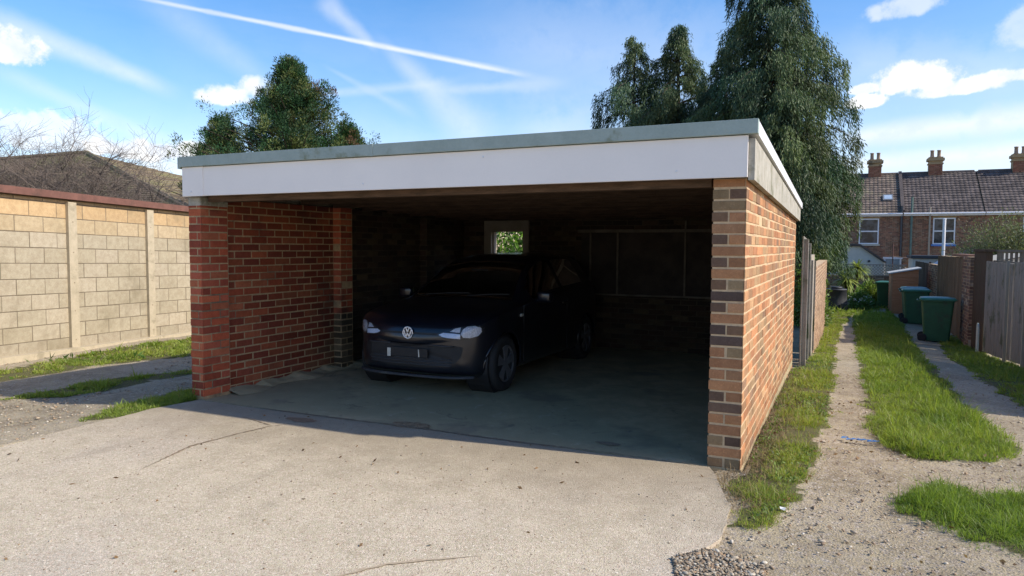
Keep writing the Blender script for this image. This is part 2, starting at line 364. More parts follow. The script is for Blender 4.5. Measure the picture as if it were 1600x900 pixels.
G = {'wallside': [(.0, .05), (.0, 5.2), (.14, 5.3), (.20, 18.), (.28, 22.2), (.95, 22.6), (.80, 20), (.62, 17.5), (.50, 14), (.48, 11.06), (.50, 7), (.52, 4.03), (.50, 1.79), (.42, .5), (.41, .12), (.35, -.37), (.28, -.75), (.2, -1.04), (.1, -1.02), (.07, -.8), (.04, -.58), (.0, -.3)],
     'mid': [(.92, 19.6), (.90, 13), (.87, 7.4), (.84, 3.33), (.84, 1.9), (.87, 1.22), (1.02, .87), (1.2, .88), (1.37, .97), (1.62, 1.12), (1.82, 1.41), (1.78, 2.08), (1.70, 3.6), (1.73, 6.89), (1.95, 11), (2.10, 15), (2.25, 19.6), (2.2, 23), (1.0, 23)],
     'right': [(3.25, 17), (2.75, 15.5), (2.61, 13.5), (2.3, 9.5), (2.23, 7.71), (2.14, 5.02), (2.27, 3.72), (2.35, 2.6), (3.3, 2.6), (3.25, 8.7)],
     'corner': [(.88, -.23), (.95, -.05), (1.02, .05), (1.25, .32), (1.33, .17), (1.5, .28), (1.7, .32), (2.2, .2), (2.2, -1.2), (1.55, -1.0), (1.42, -.78), (1.3, -.68), (1.13, -.46), (.95, -.38)],
     'strip1': [(-7.13, -.5), (-7.24, .3), (-7.13, .83), (-6.88, 1.52), (-6.8, 3.2), (-6.5, 3.2), (-6.57, 1.27), (-6.58, .59), (-6.7, -.15)],
     'strip2': [(-5.35, -.92), (-5.55, -.33), (-5.6, .17), (-5.5, .6), (-5.1, .6), (-5.08, .12), (-4.86, .10), (-4.84, -.06), (-4.93, -.2), (-5.02, -.62), (-5.1, -.95)],
     'ledge': [(-8.64, -.5), (-9.0, .6), (-9.4, 2.2), (-9.7, 4.6), (-7.7, 4.6), (-7.8, 2.32), (-8.2, 1.63), (-8.2, .76), (-8.1, -.2)],
     'garden': [(.1, 22), (2.2, 22.6), (2.2, 29.6), (-3, 29.6), (-3, 22)]}
def green(x, y):
    jx = x + (fbm(x, y, 5, 3)-.5)*.22; jy = y + (fbm(x, y, 5, 9)-.5)*.25
    g = np.zeros(np.shape(x))
    for k, P in G.items(): g = np.maximum(g, inpoly(jx, jy, P).astype(float))
    return g
xs = np.unique(np.round(np.concatenate([np.linspace(-400, -16, 26), np.arange(-16, -5.2, .12), np.arange(-5.2, 4.0, .045), np.arange(4, 14, .5), np.linspace(14, 400, 26)]), 4))
ys = np.unique(np.round(np.concatenate([np.linspace(-60, -6, 12), np.arange(-6, -2.2, .15), np.arange(-2.2, 6, .05), np.arange(6, 26, .12), np.arange(26, 60, .6), np.linspace(60, 600, 30)]), 4))
X, Y = np.meshgrid(xs, ys); Z = H(X, Y)
near = (np.abs(X) < 12) & (Y < 30)
slab = inpoly(X, Y, [(-5.0, -9), (-.22, -9), (-.12, -.9), (-.25, -.1), (-.05, .1), (-.05, 5.25), (-5.0, 5.25)])
Z = Z + np.where(near, (fbm(X, Y, 1.2, 5)-.5)*.05*np.clip((np.abs(X+2.5)-2.2), 0, 1) + (fbm(X, Y, 9, 2)-.5)*.012, 0)
Z = Z - .014 - np.where(slab, .06, 0)
gr = green(X, Y); gr2 = gr.copy()
Z = Z + gr*.012
Z = np.where((X > -5.2) & (X < 0) & (Y > 0) & (Y < 5.3), np.minimum(Z, -.08), Z)
nx, ny = len(xs), len(ys)
idx = np.arange(nx*ny).reshape(ny, nx)
Fq = np.stack([idx[:-1, :-1], idx[:-1, 1:], idx[1:, 1:], idx[1:, :-1]], -1).reshape(-1, 4)
far = np.clip(((Y > 26) | (np.abs(X) > 14)).astype(float), 0, 1)
gcol = np.stack([np.maximum(gr, far*.8).ravel(), np.zeros(nx*ny), np.zeros(nx*ny)], -1)
def groundmat():
    m_, t, b, c = material('track_dirt')
    at = t.node('ShaderNodeAttribute'); at.attribute_name = 'tint'
    sp = t.node('ShaderNodeSeparateColor'); t.l.new(at.outputs['Color'], sp.inputs[0])
    big = t.noise(c, .9, 5, .6); mid = t.noise(c, 6, 6, .7); fine = t.noise(c, 60, 5, .75)
    vc = t.voro(c, 55, out='Color'); vd = t.voro(c, 55)
    vc2 = t.voro(c, 140, out='Color')
    s1 = t.node('ShaderNodeSeparateColor'); t.l.new(vc, s1.inputs[0]); s2 = t.node('ShaderNodeSeparateColor'); t.l.new(vc2, s2.inputs[0])
    col = t.mix(t.mapr(mid, .35, .65), (.39, .325, .205), (.25, .20, .125))
    col = t.mix(t.mapr(big, .42, .62, 0, .75), col, (.45, .375, .25))
    col = t.mix(t.mapr(big, .30, .42, .8, 0), col, (.16, .125, .08))
    col = t.mix(t.mapr(s1.outputs[0], .72, .80, 0, .8), col, t.mix(s1.outputs[1], (.50, .43, .34), (.20, .16, .12)))
    col = t.mix(t.mapr(s2.outputs[0], .75, .85, 0, .6), col, t.mix(s2.outputs[1], (.55, .50, .42), (.13, .10, .075)))
    soil = t.mix(t.mapr(fine, .4, .6), (.15, .125, .06), (.08, .09, .03))
    col = t.mix(t.mapr(t.math('ADD', sp.outputs[0], t.math('MULTIPLY', t.math('SUBTRACT', mid, .5), .9)), .35, .75), col, soil)
    setb(t, b, col, .95, t.math('ADD', t.math('MULTIPLY', fine, .8), t.math('ADD', mid, t.math('MULTIPLY', t.mapr(vd, 0, .5, 1, 0), .35))), .7, .02, .2)
    return m_
tagp(mk('ground', np.stack([X, Y, Z], -1).reshape(-1, 3), Fq, groundmat(), None, True, gcol), kind='structure')

# concrete apron and garage floor
def aggregate(name, inner=False):
    m_, t, b, c = material(name)
    big = t.noise(c, .55, 5, .6, .5); mid = t.noise(c, 3.2, 6, .68, .3); fine = t.noise(c, 120, 4, .8)
    v1 = t.voro(c, 95, out='Color'); s1 = t.node('ShaderNodeSeparateColor'); t.l.new(v1, s1.inputs[0])
    v2 = t.voro(c, 210, out='Color'); s2 = t.node('ShaderNodeSeparateColor'); t.l.new(v2, s2.inputs[0])
    vd = t.voro(c, 95)
    sx = t.node('ShaderNodeSeparateXYZ'); t.l.new(c, sx.inputs[0])
    if not inner:
        col = t.mix(t.mapr(mid, .35, .65), (.56, .485, .33), (.46, .40, .265))
        col = t.mix(t.mapr(big, .45, .65, 0, .6), col, (.46, .405, .33))
        col = t.mix(t.mapr(s1.outputs[0], .55, .62, 0, .75), col, t.mix(s1.outputs[1], (.74, .62, .47), (.40, .29, .20)))
        col = t.mix(t.mapr(s2.outputs[0], .60, .70, 0, .7), col, t.mix(s2.outputs[1], (.80, .70, .56), (.24, .17, .12)))
        v3 = t.voro(c, 38, out='Color'); s3 = t.node('ShaderNodeSeparateColor'); t.l.new(v3, s3.inputs[0]); d3 = t.voro(c, 38)
        col = t.mix(t.math('MULTIPLY', t.mapr(s3.outputs[0], .86, .88), t.mapr(d3, .12, .26, .8, 0)), col, (.13, .095, .065))
        col = t.mix(t.math('MULTIPLY', t.mapr(s3.outputs[1], .84, .86), t.mapr(d3, .15, .3, .8, 0)), col, (.80, .72, .58))
        col = t.mix(t.mapr(t.noise(c, 14, 5, .75), .52, .66, 0, .45), col, (.36, .285, .19))
        # dirt plus painted roof shadow: darker band along the garage mouth, paler further out
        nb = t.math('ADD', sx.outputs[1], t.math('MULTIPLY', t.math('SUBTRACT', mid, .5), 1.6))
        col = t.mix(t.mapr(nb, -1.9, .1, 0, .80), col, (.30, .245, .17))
        col = t.mix(t.mapr(t.noise(t.scale(c, (1, .35, 1)), 2.1, 5, .7, .4), .56, .72, 0, .38), col, (.26, .215, .155))
        col = t.mix(t.mapr(t.noise(c, 8, 5, .75), .62, .72, 0, .4), col, (.36, .27, .17))
        rust = t.mapr(t.noise(c, 1.7, 5, .7), .60, .74, 0, .45); col = t.mix(t.math('MULTIPLY', rust, t.mapr(nb, -1.4, -.3)), col, (.33, .19, .10))
        setb(t, b, col, .9, t.math('ADD', fine, t.math('MULTIPLY', t.mapr(vd, 0, .5, 1, 0), .9)), .55, .006, .25)
    else:
        col = t.mix(t.mapr(mid, .38, .62), (.54, .42, .24), (.40, .31, .175))
        col = t.mix(t.mapr(big, .42, .6, 0, .8), col, (.34, .29, .165))
        col = t.mix(t.mapr(t.noise(c, 5, 6, .75, .6), .58, .70, 0, .7), col, (.50, .42, .30))
        col = t.mix(t.mapr(s2.outputs[0], .8, .9, 0, .35), col, (.45, .38, .28))
        col = t.mix(t.mapr(t.noise(c, 2.6, 6, .8, 1.2), .60, .64, 0, .6), col, (.17, .135, .09))
        col = t.mix(t.mapr(t.noise(t.scale(c, (.5, 1.6, 1)), 3.3, 6, .75, .8), .60, .70, 0, .6), col, (.56, .46, .31))
        col = t.mix(t.mapr(t.noise(c, 1.1, 4, .6), .56, .66, 0, .55), col, (.19, .155, .11))
        setb(t, b, col, .78, t.math('ADD', fine, mid), .3, .005, .35)
    return m_
def slabobj(name, poly, z0, z1, mat, kind='structure', rag=.0, parent=None):
    P = []
    n = len(poly)
    for i in range(n):
        a = Vector(poly[i]); b = Vector(poly[(i+1) % n]); L = (b-a).length; k = max(1, int(L/.07)) if rag else 1
        for j in range(k):
            p = a.lerp(b, j/k); nn = Vector((-(b-a).y, (b-a).x)).normalized()
            P.append(tuple(p + nn*((float(fbm(p.x, p.y, 4, 11))-.5)*rag + random.uniform(-1, 1)*rag*.06)))
    o = MB(); o.prism(P, z0, z1); ob = o.build(name, mat, parent)
    return tagp(ob, kind=kind) if parent is None else ob
def offs(P):  # leave the straight edge under the garage clean
    return P
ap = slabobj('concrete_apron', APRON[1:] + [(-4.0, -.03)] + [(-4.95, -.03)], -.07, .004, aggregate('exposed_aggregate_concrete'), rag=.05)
slabobj('garage_floor', [(-5.0, .0), (0.0, .0), (0.0, 5.25), (-5.0, 5.25)], -.07, .0, aggregate('worn_floor_concrete', True))
# fillet of concrete along the foot of the left wall
b = MB(); n = 40
V = []
for i in range(n+1):
    y = .30 + i*(5.2-.30)/n; h = .055 + .03*math.sin(i*1.7) * random.random(); wd = .20 + .07*math.sin(i*.9)
    V += [(-4.97, y, h), (-4.97+wd, y, .003)]
b.add(V, [(2*i, 2*i+1, 2*i+3, 2*i+2) for i in range(n)]); tagp(b.build('floor_fillet', aggregate('fillet_concrete', True)), kind='structure')

# ------------------------------------------------------------ brick laying
def lay(mb, mo, org, du, nrm, L, Hh, bl=.211, bh=.0615, j=.0135, depth=.0035, var=.2, pal=None, bond='stretcher', start=0, skip=None, rec=.0, courses=None, tone=None):
    """bricks as raised blocks on a plane: org corner, du along, nrm outward"""
    org = np.array(org, float); du = np.array(du, float); nrm = np.array(nrm, float); up = np.array((0, 0, 1.))
    hb = (bl-j)/2; c = 0; z = 0
    while z < Hh-.01:
        h = min(bh, Hh-z)
        odd = (c+start) % 2
        if bond == 'stretcher': seq = [bl]*200; u = -(bl+j)/2*odd
        elif bond == 'pier': seq = [bl, bl] if odd else [hb]*8; u = 0
        elif bond == 'side': seq = ([hb] + [bl]*200) if odd else [bl]*200; u = 0
        elif bond == 'mixed': seq = [bl, hb]*100 if odd else [hb, bl]*100; u = 0
        for wd in seq:
            if u >= L-.012: break
            a = max(u, 0); e = min(u+wd, L)
            if e-a > .02 and not (skip and skip((a+e)/2, z)):
                jit = rng.normal(0, .0012, 4); d = depth + rng.normal(0, .0013); ins = .0035
                q = [(a+jit[0], z+jit[1]), (e+jit[2], z+jit[1]), (e+jit[2], z+h+jit[3]), (a+jit[0], z+h+jit[3])]
                qi = [(q[0][0]+ins, q[0][1]+ins), (q[1][0]-ins, q[1][1]+ins), (q[2][0]-ins, q[2][1]-ins), (q[3][0]+ins, q[3][1]-ins)]
                P = [org + du*p[0] + up*p[1] - nrm*.004 for p in q] + [org + du*p[0] + up*p[1] + nrm*(d-.0025) for p in q] + [org + du*p[0] + up*p[1] + nrm*d for p in qi]
                Fs = [(8, 9, 10, 11)] + [(k, (k+1) % 4, 4+(k+1) % 4, 4+k) for k in range(4)] + [(4+k, 4+(k+1) % 4, 8+(k+1) % 4, 8+k) for k in range(4)]
                col = np.array(pal[rng.integers(len(pal))]) * rng.uniform(1-var, 1+var)
                if tone is not None: col = tone((a+e)/2, z, col)
                mb.add(P, Fs, col)
            u += wd + j
        z += bh + j; c += 1
PAL_R = [(.38, .19, .095), (.42, .23, .12), (.34, .17, .085), (.40, .25, .13), (.15, .095, .065), (.11, .075, .06), (.32, .22, .12), (.42, .21, .10), (.23, .14, .085), (.28, .20, .11), (.14, .09, .065)]
PAL_R2 = [(.42, .215, .105), (.46, .25, .125), (.39, .185, .09), (.44, .27, .14), (.27, .165, .10), (.36, .24, .13), (.47, .225, .105), (.33, .19, .10)]
PAL_L = [(.40, .095, .045), (.45, .12, .055), (.34, .08, .04), (.46, .145, .07), (.29, .07, .04), (.38, .10, .055)]
PAL_SHADE = [(.05, .034, .024), (.065, .043, .028), (.035, .026, .02), (.08, .06, .036), (.055, .033, .024)]  # brick colours darkened to carry the shade deep inside the garage
PAL_HOUSE = [(.28, .135, .09), (.23, .115, .08), (.33, .17, .11), (.18, .105, .08), (.30, .20, .14)]

# ------------------------------------------------------------ the garage
gar = thing('brick_garage', 'open fronted flat roofed brick double garage with a deep white fascia', 'garage')
T = 1.93
# right wall: pier at the mouth + long wall
mo = MB(); mo.box((-.215, .006, -.10), (-.006, .22, T)); mo.box((-.105, .22, -.35), (-.006, 5.3, T-.0)); rw = mo.build('right_wall', M['mortar'], gar)
b = MB()
lay(b, None, (-.221, .006, 0.0), (1, 0, 0), (0, -1, 0), .222, T, pal=PAL_R, bond='pier', start=0)
lay(b, None, (-.006, .0, 0.0), (0, 1, 0), (1, 0, 0), 5.3, T-.01, pal=PAL_R2, bond='side', start=1, tone=lambda u, z, c: c*(.85 if z < .08 else 1))
lay(b, None, (-.006, .3, -.45), (0, 1, 0), (1, 0, 0), 5.0, .44, pal=PAL_R2, bond='stretcher')
lay(b, None, (-.215, .22, 0.0), (0, -1, 0), (-1, 0, 0), .21, T, pal=PAL_R, bond='pier', start=1)
lay(b, None, (-.105, 5.3, 0.0), (0, -1, 0), (-1, 0, 0), 5.08, T-.12, pal=PAL_SHADE, bond='stretcher')
b.build('brickwork', M['brick'], rw)
# left wall with three piers
M['mortar_shade'] = simple('shade_toned_mortar', (.085, .07, .048), (.055, .045, .032), 12, .95, .5, .004, .2, stain=(.05, .042, .03), stain_sc=1.5)  # interior shade mixed into the mortar colour of the deeper walls
mo = MB(); mo.box((-5.075, .006, -.15), (-4.925, .33, T)); mo.box((-5.07, .33, -.4), (-4.956, 1.97, T)); mo.box((-5.07, 1.97, -.05), (-4.846, 2.19, T))
lw = mo.build('left_wall', M['mortar_red'], gar)
mo = MB(); mo.box((-5.07, 2.192, -.4), (-4.956, 5.3, T)); mo.box((-5.06, 3.9, -.05), (-4.846, 4.12, T-.001)); mo.build('shade_toned_wall_end', M['mortar_shade'], lw)  # inner stretch of wall, garage shade painted into its mortar
b = MB()
def dirtydarkleft(u, z, c):
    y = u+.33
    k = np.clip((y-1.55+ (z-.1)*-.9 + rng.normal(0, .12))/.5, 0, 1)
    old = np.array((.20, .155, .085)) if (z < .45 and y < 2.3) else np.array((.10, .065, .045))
    return c*.72*(1-k)*(1-.3*np.clip((y-.6)/1.2, 0, 1)) + old*k*rng.uniform(.6, 1.2)  # dirty foot of the wall; bricks also darken further into the garage
lay(b, None, (-5.081, .006, .03), (1, 0, 0), (0, -1, 0), .16, T-.11, pal=PAL_L, bond='mixed')
lay(b, None, (-4.925, .0, .03), (0, 1, 0), (1, 0, 0), .33, T-.11, pal=PAL_L, bond='mixed', start=1)
lay(b, None, (-5.075, .33, .0), (0, -1, 0), (-1, 0, 0), .33, T-.03, pal=PAL_L, bond='mixed')
lay(b, None, (-4.956, .335, 0.0), (0, 1, 0), (1, 0, 0), 1.63, T, pal=PAL_L, bond='stretcher', start=1, tone=dirtydarkleft)
lay(b, None, (-4.956, 2.2, 0.0), (0, 1, 0), (1, 0, 0), 3.1, T, pal=PAL_SHADE, bond='stretcher')
for y0 in (1.97, 3.9):
    pal = PAL_L if y0 < 2 else PAL_SHADE
    tn = (lambda u, z, c: (c if z > .62 else np.array((.13, .10, .06))*rng.uniform(.5, 1.4))) if y0 < 2 else None
    lay(b, None, (-4.956, y0, 0), (1, 0, 0), (0, -1, 0), .114, T, pal=pal, bond='mixed', tone=tn)
    lay(b, None, (-4.846, y0, 0), (0, 1, 0), (1, 0, 0), .22, T, pal=pal, bond='pier', tone=tn)
lay(b, None, (-5.07, 5.3, -.3), (0, -1, 0), (-1, 0, 0), 4.97, T+.3, pal=PAL_L, bond='stretcher')
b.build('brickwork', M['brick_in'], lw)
b = MB(); b.box((-5.078, .003, T-.082), (-4.922, .335, T-.002), bev=.004); b.build('pier_cap', M['verge'], lw)
# rear wall with window hole: built of four pieces round the opening
WX0, WX1, WZ0, WZ1 = -4.43, -3.89, .95, 1.71
mo = MB()
for a_, b_ in (((-4.956, 5.2, -.4), (WX0, 5.3, 2.075)), ((WX1, 5.2, -.4), (-.105, 5.3, 2.075)), ((WX0, 5.2, -.4), (WX1, 5.3, WZ0)), ((WX0, 5.2, WZ1), (WX1, 5.3, 2.075))): mo.box(a_, b_)
bw = mo.build('rear_wall', M['mortar_shade'], gar)
b = MB(); lay(b, None, (-4.956, 5.2, 0), (1, 0, 0), (0, -1, 0), 4.85, 2.06, pal=PAL_SHADE, bond='stretcher', skip=lambda u, z: (WX0-.1 < u-4.956 < WX1+.1 and WZ0-.08 < z < WZ1+.02))
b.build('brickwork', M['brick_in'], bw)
wf = MB(); y0 = 5.13
wf.box((WX0-.12, y0, WZ0-.1), (WX0, y0+.055, WZ1+.17)); wf.box((WX1, y0, WZ0-.1), (WX1+.10, y0+.055, WZ1+.17)); wf.box((WX0, y0, WZ1), (WX1, y0+.055, WZ1+.17)); wf.box((WX0, y0, WZ0-.1), (WX1, y0+.055, WZ0))
wf.box((WX0, y0+.06, WZ0), (WX0+.02, 5.29, WZ1)); wf.box((WX1-.02, y0+.06, WZ0), (WX1, 5.29, WZ1))
wf.build('window_frame', simple('dusty_board_frame', (.30, .27, .22), (.22, .20, .16), 5, .9, .2), bw)
# battened board panel on the rear wall
pn = MB(); pn.box((-2.95, 5.165, .80), (-.12, 5.188, 1.70)); pn = pn.build('board_panel', M['deck'], bw)
b = MB(); b.box((-3.0, 5.135, 1.69), (-.12, 5.162, 1.735)); b.box((-3.0, 5.135, .775), (-.12, 5.162, .80))
for x in (-2.80, -2.39, -1.42, -.5): b.box((x-.014, 5.14, .80), (x+.014, 5.163, 1.69))
b.box((-1.43, 5.14, 1.735), (-1.405, 5.163, 1.85))
b.build('batten', M['batten'], bw)
# roof: deck, joists, edge trims, fascia
def rz(y): return -.016*max(0, y)          # fall of the roof towards the back
b = MB(); b.add([(-5.06, -.03, 2.17), (-.02, -.03, 2.17), (-.02, 5.34, 2.17+rz(5.34)), (-5.06, 5.34, 2.17+rz(5.34)), (-5.06, -.03, 2.225), (-.02, -.03, 2.225), (-.02, 5.34, 2.225+rz(5.34)), (-5.06, 5.34, 2.225+rz(5.34))], [(0, 3, 2, 1), (4, 5, 6, 7), (0, 1, 5, 4), (1, 2, 6, 5), (2, 3, 7, 6), (3, 0, 4, 7)])
roof = b.build('roof', M['deck'], gar)
for i, y in enumerate(np.arange(.30, 5.2, .55)):
    b = MB(); h0 = 1.955 if i else 1.90
    b.box((-4.92, y-.025, h0+rz(y)), (-.12, y+.03, 2.168+rz(y+.1)), c=(1, 1, 1), bev=.004); b.build('joist', M['timber_dark'], roof)
b = MB(); b.box((-4.9, .07, 1.885), (-.24, .125, 2.05), bev=.005); b.build('lintel_board', simple('lintel_timber', (.16, .10, .065), (.075, .05, .033), 5, .85, .5, .005, .2, stretch=(1, 8, 8)), roof)
b = MB(); b.add([(-5.07, .0, T), (-5.04, .0, T), (-5.04, 5.3, 1.90), (-5.07, 5.3, 1.90), (-5.07, .0, 2.166), (-5.04, .0, 2.166), (-5.04, 5.3, 2.084), (-5.07, 5.3, 2.084)], [(0, 3, 2, 1), (4, 5, 6, 7), (0, 1, 5, 4), (1, 2, 6, 5), (2, 3, 7, 6), (3, 0, 4, 7)]); b.build('verge_board', M['verge'], roof)
# rough verge board on the right flank
b = MB(); b.add([(.006, -.04, T-.015), (.045, -.04, T-.015), (.045, 5.34, 1.835), (.006, 5.34, 1.835), (.006, -.04, 2.18), (.045, -.04, 2.18), (.045, 5.34, 2.00), (.006, 5.34, 2.00)],
      [(0, 3, 2, 1), (4, 5, 6, 7), (0, 1, 5, 4), (1, 2, 6, 5), (2, 3, 7, 6), (3, 0, 4, 7)]); b.build('verge_board', M['verge'], roof)
b = MB(); b.box((.0, .0, T-.03), (.004, .001, T)); 
b = MB(); b.add([(-.03, -.028, 2.203), (.063, -.028, 2.203), (.065, 5.38, 2.00), (-.03, 5.38, 2.00), (-.03, -.028, 2.293), (.063, -.028, 2.293), (.065, 5.38, 2.075), (-.03, 5.38, 2.075)],
      [(0, 3, 2, 1), (4, 5, 6, 7), (0, 1, 5, 4), (1, 2, 6, 5), (2, 3, 7, 6), (3, 0, 4, 7)]); b.build('side_edge_trim', M['felt_side'], roof)
b = MB(); b.add([(-5.11, -.085, 2.19), (-5.08, -.085, 2.19), (-5.08, 5.38, 2.00), (-5.11, 5.38, 2.00), (-5.11, -.085, 2.295), (-5.08, -.085, 2.295), (-5.08, 5.38, 2.09), (-5.11, 5.38, 2.09)],
      [(0, 3, 2, 1), (4, 5, 6, 7), (0, 1, 5, 4), (1, 2, 6, 5), (2, 3, 7, 6), (3, 0, 4, 7)]); b.build('side_edge_trim', M['felt'], roof)
b = MB(); b.box((-5.078, -.095, 2.203), (-2.9, -.03, 2.297), bev=.003); b.box((-2.894, -.094, 2.203), (.066, -.03, 2.296), bev=.003)
b.box((-2.91, -.098, 2.2), (-2.885, -.09, 2.299), c=(.3, .3, .3)); b.build('front_edge_trim', M['felt'], roof)
b = MB(); b.box((-4.80, -.068, 1.932), (.004, -.035, 2.198), bev=.002); fz = b.build('fascia', M['white'], gar)
b = MB(); b.box((-5.065, -.074, 1.93), (-4.80, -.034, 2.2), bev=.002); b.build('fascia_joint_cover', M['white'], fz)
for x, z in ((-4.95, 1.972), (-3.0, 1.985), (-.45, 1.985), (-1.9, 2.15)):
    b = MB(); b.lathe([(.008, 0), (.007, -.003), (.001, -.005)], (x, -.0745 if x < -4.8 else -.0685, z), 'y', 10); b.build('screw_cap', M['upvc'], fz)

# ------------------------------------------------------------ cracks and worn patches in the concrete (real shallow marks)
def ribbon(name, pts, wd, z, mat, parent, rag=.4):
    P = []; pts = [Vector(p) for p in pts]; Vs = []
    res = []
    for i in range(len(pts)-1):
        k = max(2, int((pts[i+1]-pts[i]).length/.03))
        for j in range(k): res.append(pts[i].lerp(pts[i+1], j/k))
    for i, p in enumerate(res):
        d = (res[min(i+1, len(res)-1)]-res[max(i-1, 0)]).normalized(); nn = Vector((-d.y, d.x)); off = nn*random.gauss(0, wd*.35)
        ww = wd*(.4+random.random())*min(1, 4*min(i, len(res)-1-i)/len(res)+.1)
        Vs += [(*(p+off+nn*ww)[:2], z), (*(p+off-nn*ww)[:2], z)]
    b_ = MB(); b_.add(Vs, [(2*i, 2*i+1, 2*i+3, 2*i+2) for i in range(len(res)-1)]); return b_.build(name, mat, parent)
CR = ap
ribbon('crack', [(-3.55, -1.75), (-3.72, -1.2), (-3.68, -.85), (-3.62, -.5), (-3.48, -.3)], .008, .009, M['crack'], CR)
ribbon('crack', [(-3.62, -.48), (-3.9, -.4), (-4.1, -.35)], .006, .009, M['crack'], CR)
ribbon('crack', [(-1.5, -3.1), (-1.55, -2.6), (-1.30, -2.2), (-.9, -1.9)], .008, .0085, simple('faint_crack', (.44, .355, .24), (.36, .28, .185), 30, .98), CR)
ribbon('crack', [(-4.7, -.035), (-3.6, -.05), (-2.6, -.02), (-1.6, -.05), (-.9, -.02), (-.25, -.04)], .012, .0095, M['crack'], CR)
def blob(name, cx, cy, rx, ry, z, mat, parent, n=40, seed=0):
    V = [(cx, cy, z+.002)]; 
    for k in range(n):
        a = 2*math.pi*k/n; r = .7+.6*float(fbm(math.cos(a)*1.5+seed, math.sin(a)*1.5+seed, 1.6, seed)) + random.uniform(-.08, .08)
        V.append((cx+rx*r*math.cos(a), cy+ry*r*math.sin(a), z))
    b_ = MB(); b_.add(V, [(0, 1+k, 1+(k+1) % n) for k in range(n)]); return b_.build(name, mat, parent)
patchm = simple('broken_sandy_patch', (.46, .33, .20), (.24, .17, .10), 25, .98, 1, .02, .2)
blob('worn_patch', -2.62, .04, .17, .09, .0065, patchm, CR, seed=3)
blob('worn_patch', -3.55, -.22, .16, .07, .0062, simple('rusty_patch', (.30, .19, .11), (.20, .13, .08), 20, .98, .6, .01), CR, seed=5)
blob('worn_patch', -.98, .22, .10, .04, .0062, M['crack'], CR, seed=8)

# ------------------------------------------------------------ scattered gravel
def pebbles(name, pts, rad, cols):
    base = np.array([(1, 0, 0), (-1, 0, 0), (0, 1, 0), (0, -1, 0), (0, 0, 1), (0, 0, -1)], float)
    fc = np.array([(0, 2, 4), (2, 1, 4), (1, 3, 4), (3, 0, 4), (2, 0, 5), (1, 2, 5), (3, 1, 5), (0, 3, 5)])
    # one level of subdivision gives rounder stones
    vs = base.tolist(); fs = []; cache = {}
    def mid(a, b):
        k = (min(a, b), max(a, b))
        if k not in cache:
            p = (np.array(vs[a])+np.array(vs[b])); vs.append((p/np.linalg.norm(p)).tolist()); cache[k] = len(vs)-1
        return cache[k]
    for a, b_, c in fc:
        x, y, z = mid(a, b_), mid(b_, c), mid(c, a); fs += [(a, x, z), (x, b_, y), (z, y, c), (x, y, z)]
    base = np.array(vs); fc = np.array(fs); n = len(pts); k = len(base)
    S = rad[:, None]*rng.uniform([.8, .6, .35], [1.4, 1.1, .7], (n, 3)); a = rng.uniform(0, 6.28, n)
    P = base[None]*(1+rng.normal(0, .12, (n, k, 1)))*S[:, None]
    Xr = P[..., 0]*np.cos(a)[:, None]-P[..., 1]*np.sin(a)[:, None]; Yr = P[..., 0]*np.sin(a)[:, None]+P[..., 1]*np.cos(a)[:, None]
    V = np.stack([Xr, Yr, P[..., 2]], -1) + pts[:, None]
    F_ = (fc[None] + (np.arange(n)*k)[:, None, None]).reshape(-1, 3)
    return mk(name, V.reshape(-1, 3), F_, M['stone'], None, True, np.repeat(cols, k, 0))
def sample(n, x0, x1, y0, y1): return rng.uniform(x0, x1, n), rng.uniform(y0, y1, n)
pcols = np.array([(.46, .37, .26), (.36, .27, .18), (.52, .44, .33), (.26, .19, .13), (.42, .29, .18), (.58, .52, .42), (.34, .28, .21)])
x, y = sample(90000, -.3, 2.8, -2.6, 12)
d = fbm(x, y, 1.1, 21); keep = (~inpoly(x, y, APRON)) & (green(x, y) < .5) & (x > 0-.35) & ~((y > 0) & (x < .02)) & (rng.random(len(x)) < np.clip((d-.38)*2.4, .05, 1)*np.clip(1.1-y/9, .06, 1)*np.where(x > .5, .45, .9))
x, y = x[keep][:16000], y[keep][:16000]
pebbles('loose_stones', np.stack([x, y, H(x, y)-.012], -1), np.clip(rng.lognormal(math.log(.0042), .5, len(x)), .002, .018), pcols[rng.integers(7, size=len(x))])
bpy.data.objects['loose_stones']; tagp(bpy.data.objects['loose_stones'], 'small loose stones strewn over the dirt track beside the garage', 'stones', kind='stuff')
x, y = sample(30000, -.35, .45, -2.4, -.95)
e = (x-.04)**2/.27**2 + (y+1.75)**2/.36**2 + (fbm(x, y, 6, 4)-.5)*1.6
keep = (~inpoly(x, y, APRON)) & (e < 1); x, y = x[keep][:8000], y[keep][:8000]
o = pebbles('gravel_pile', np.stack([x, y, H(x, y)-.006+rng.uniform(0, .02, len(x))], -1), np.clip(rng.lognormal(math.log(.0075), .3, len(x)), .004, .016), pcols[rng.integers(7, size=len(x))]*np.array((.92, .93, .92))*rng.uniform(.6, 1.1, (len(x), 1)))
tagp(o, 'patch of grey gravel against the corner of the concrete apron', 'gravel', kind='stuff')
x, y = sample(30000, -12, -5.05, -2.5, 4)
keep = (green(x, y) < .5) & (fbm(x, y, 1, 3) > .42) & ~((x > -5.35) & (y > -.1)); x, y = x[keep][:5000], y[keep][:5000]
o = pebbles('lane_stones', np.stack([x, y, H(x, y)-.012], -1), np.clip(rng.lognormal(math.log(.007), .45, len(x)), .004, .03), pcols[rng.integers(7, size=len(x))])
tagp(o, 'small stones scattered over the lane left of the garage', 'stones', kind='stuff')
x, y = sample(9000, -5, 0, -4.2, -.1); keep = inpoly(x, y, APRON) & (rng.random(9000) < .25)
x, y = x[keep][:1500], y[keep][:1500]
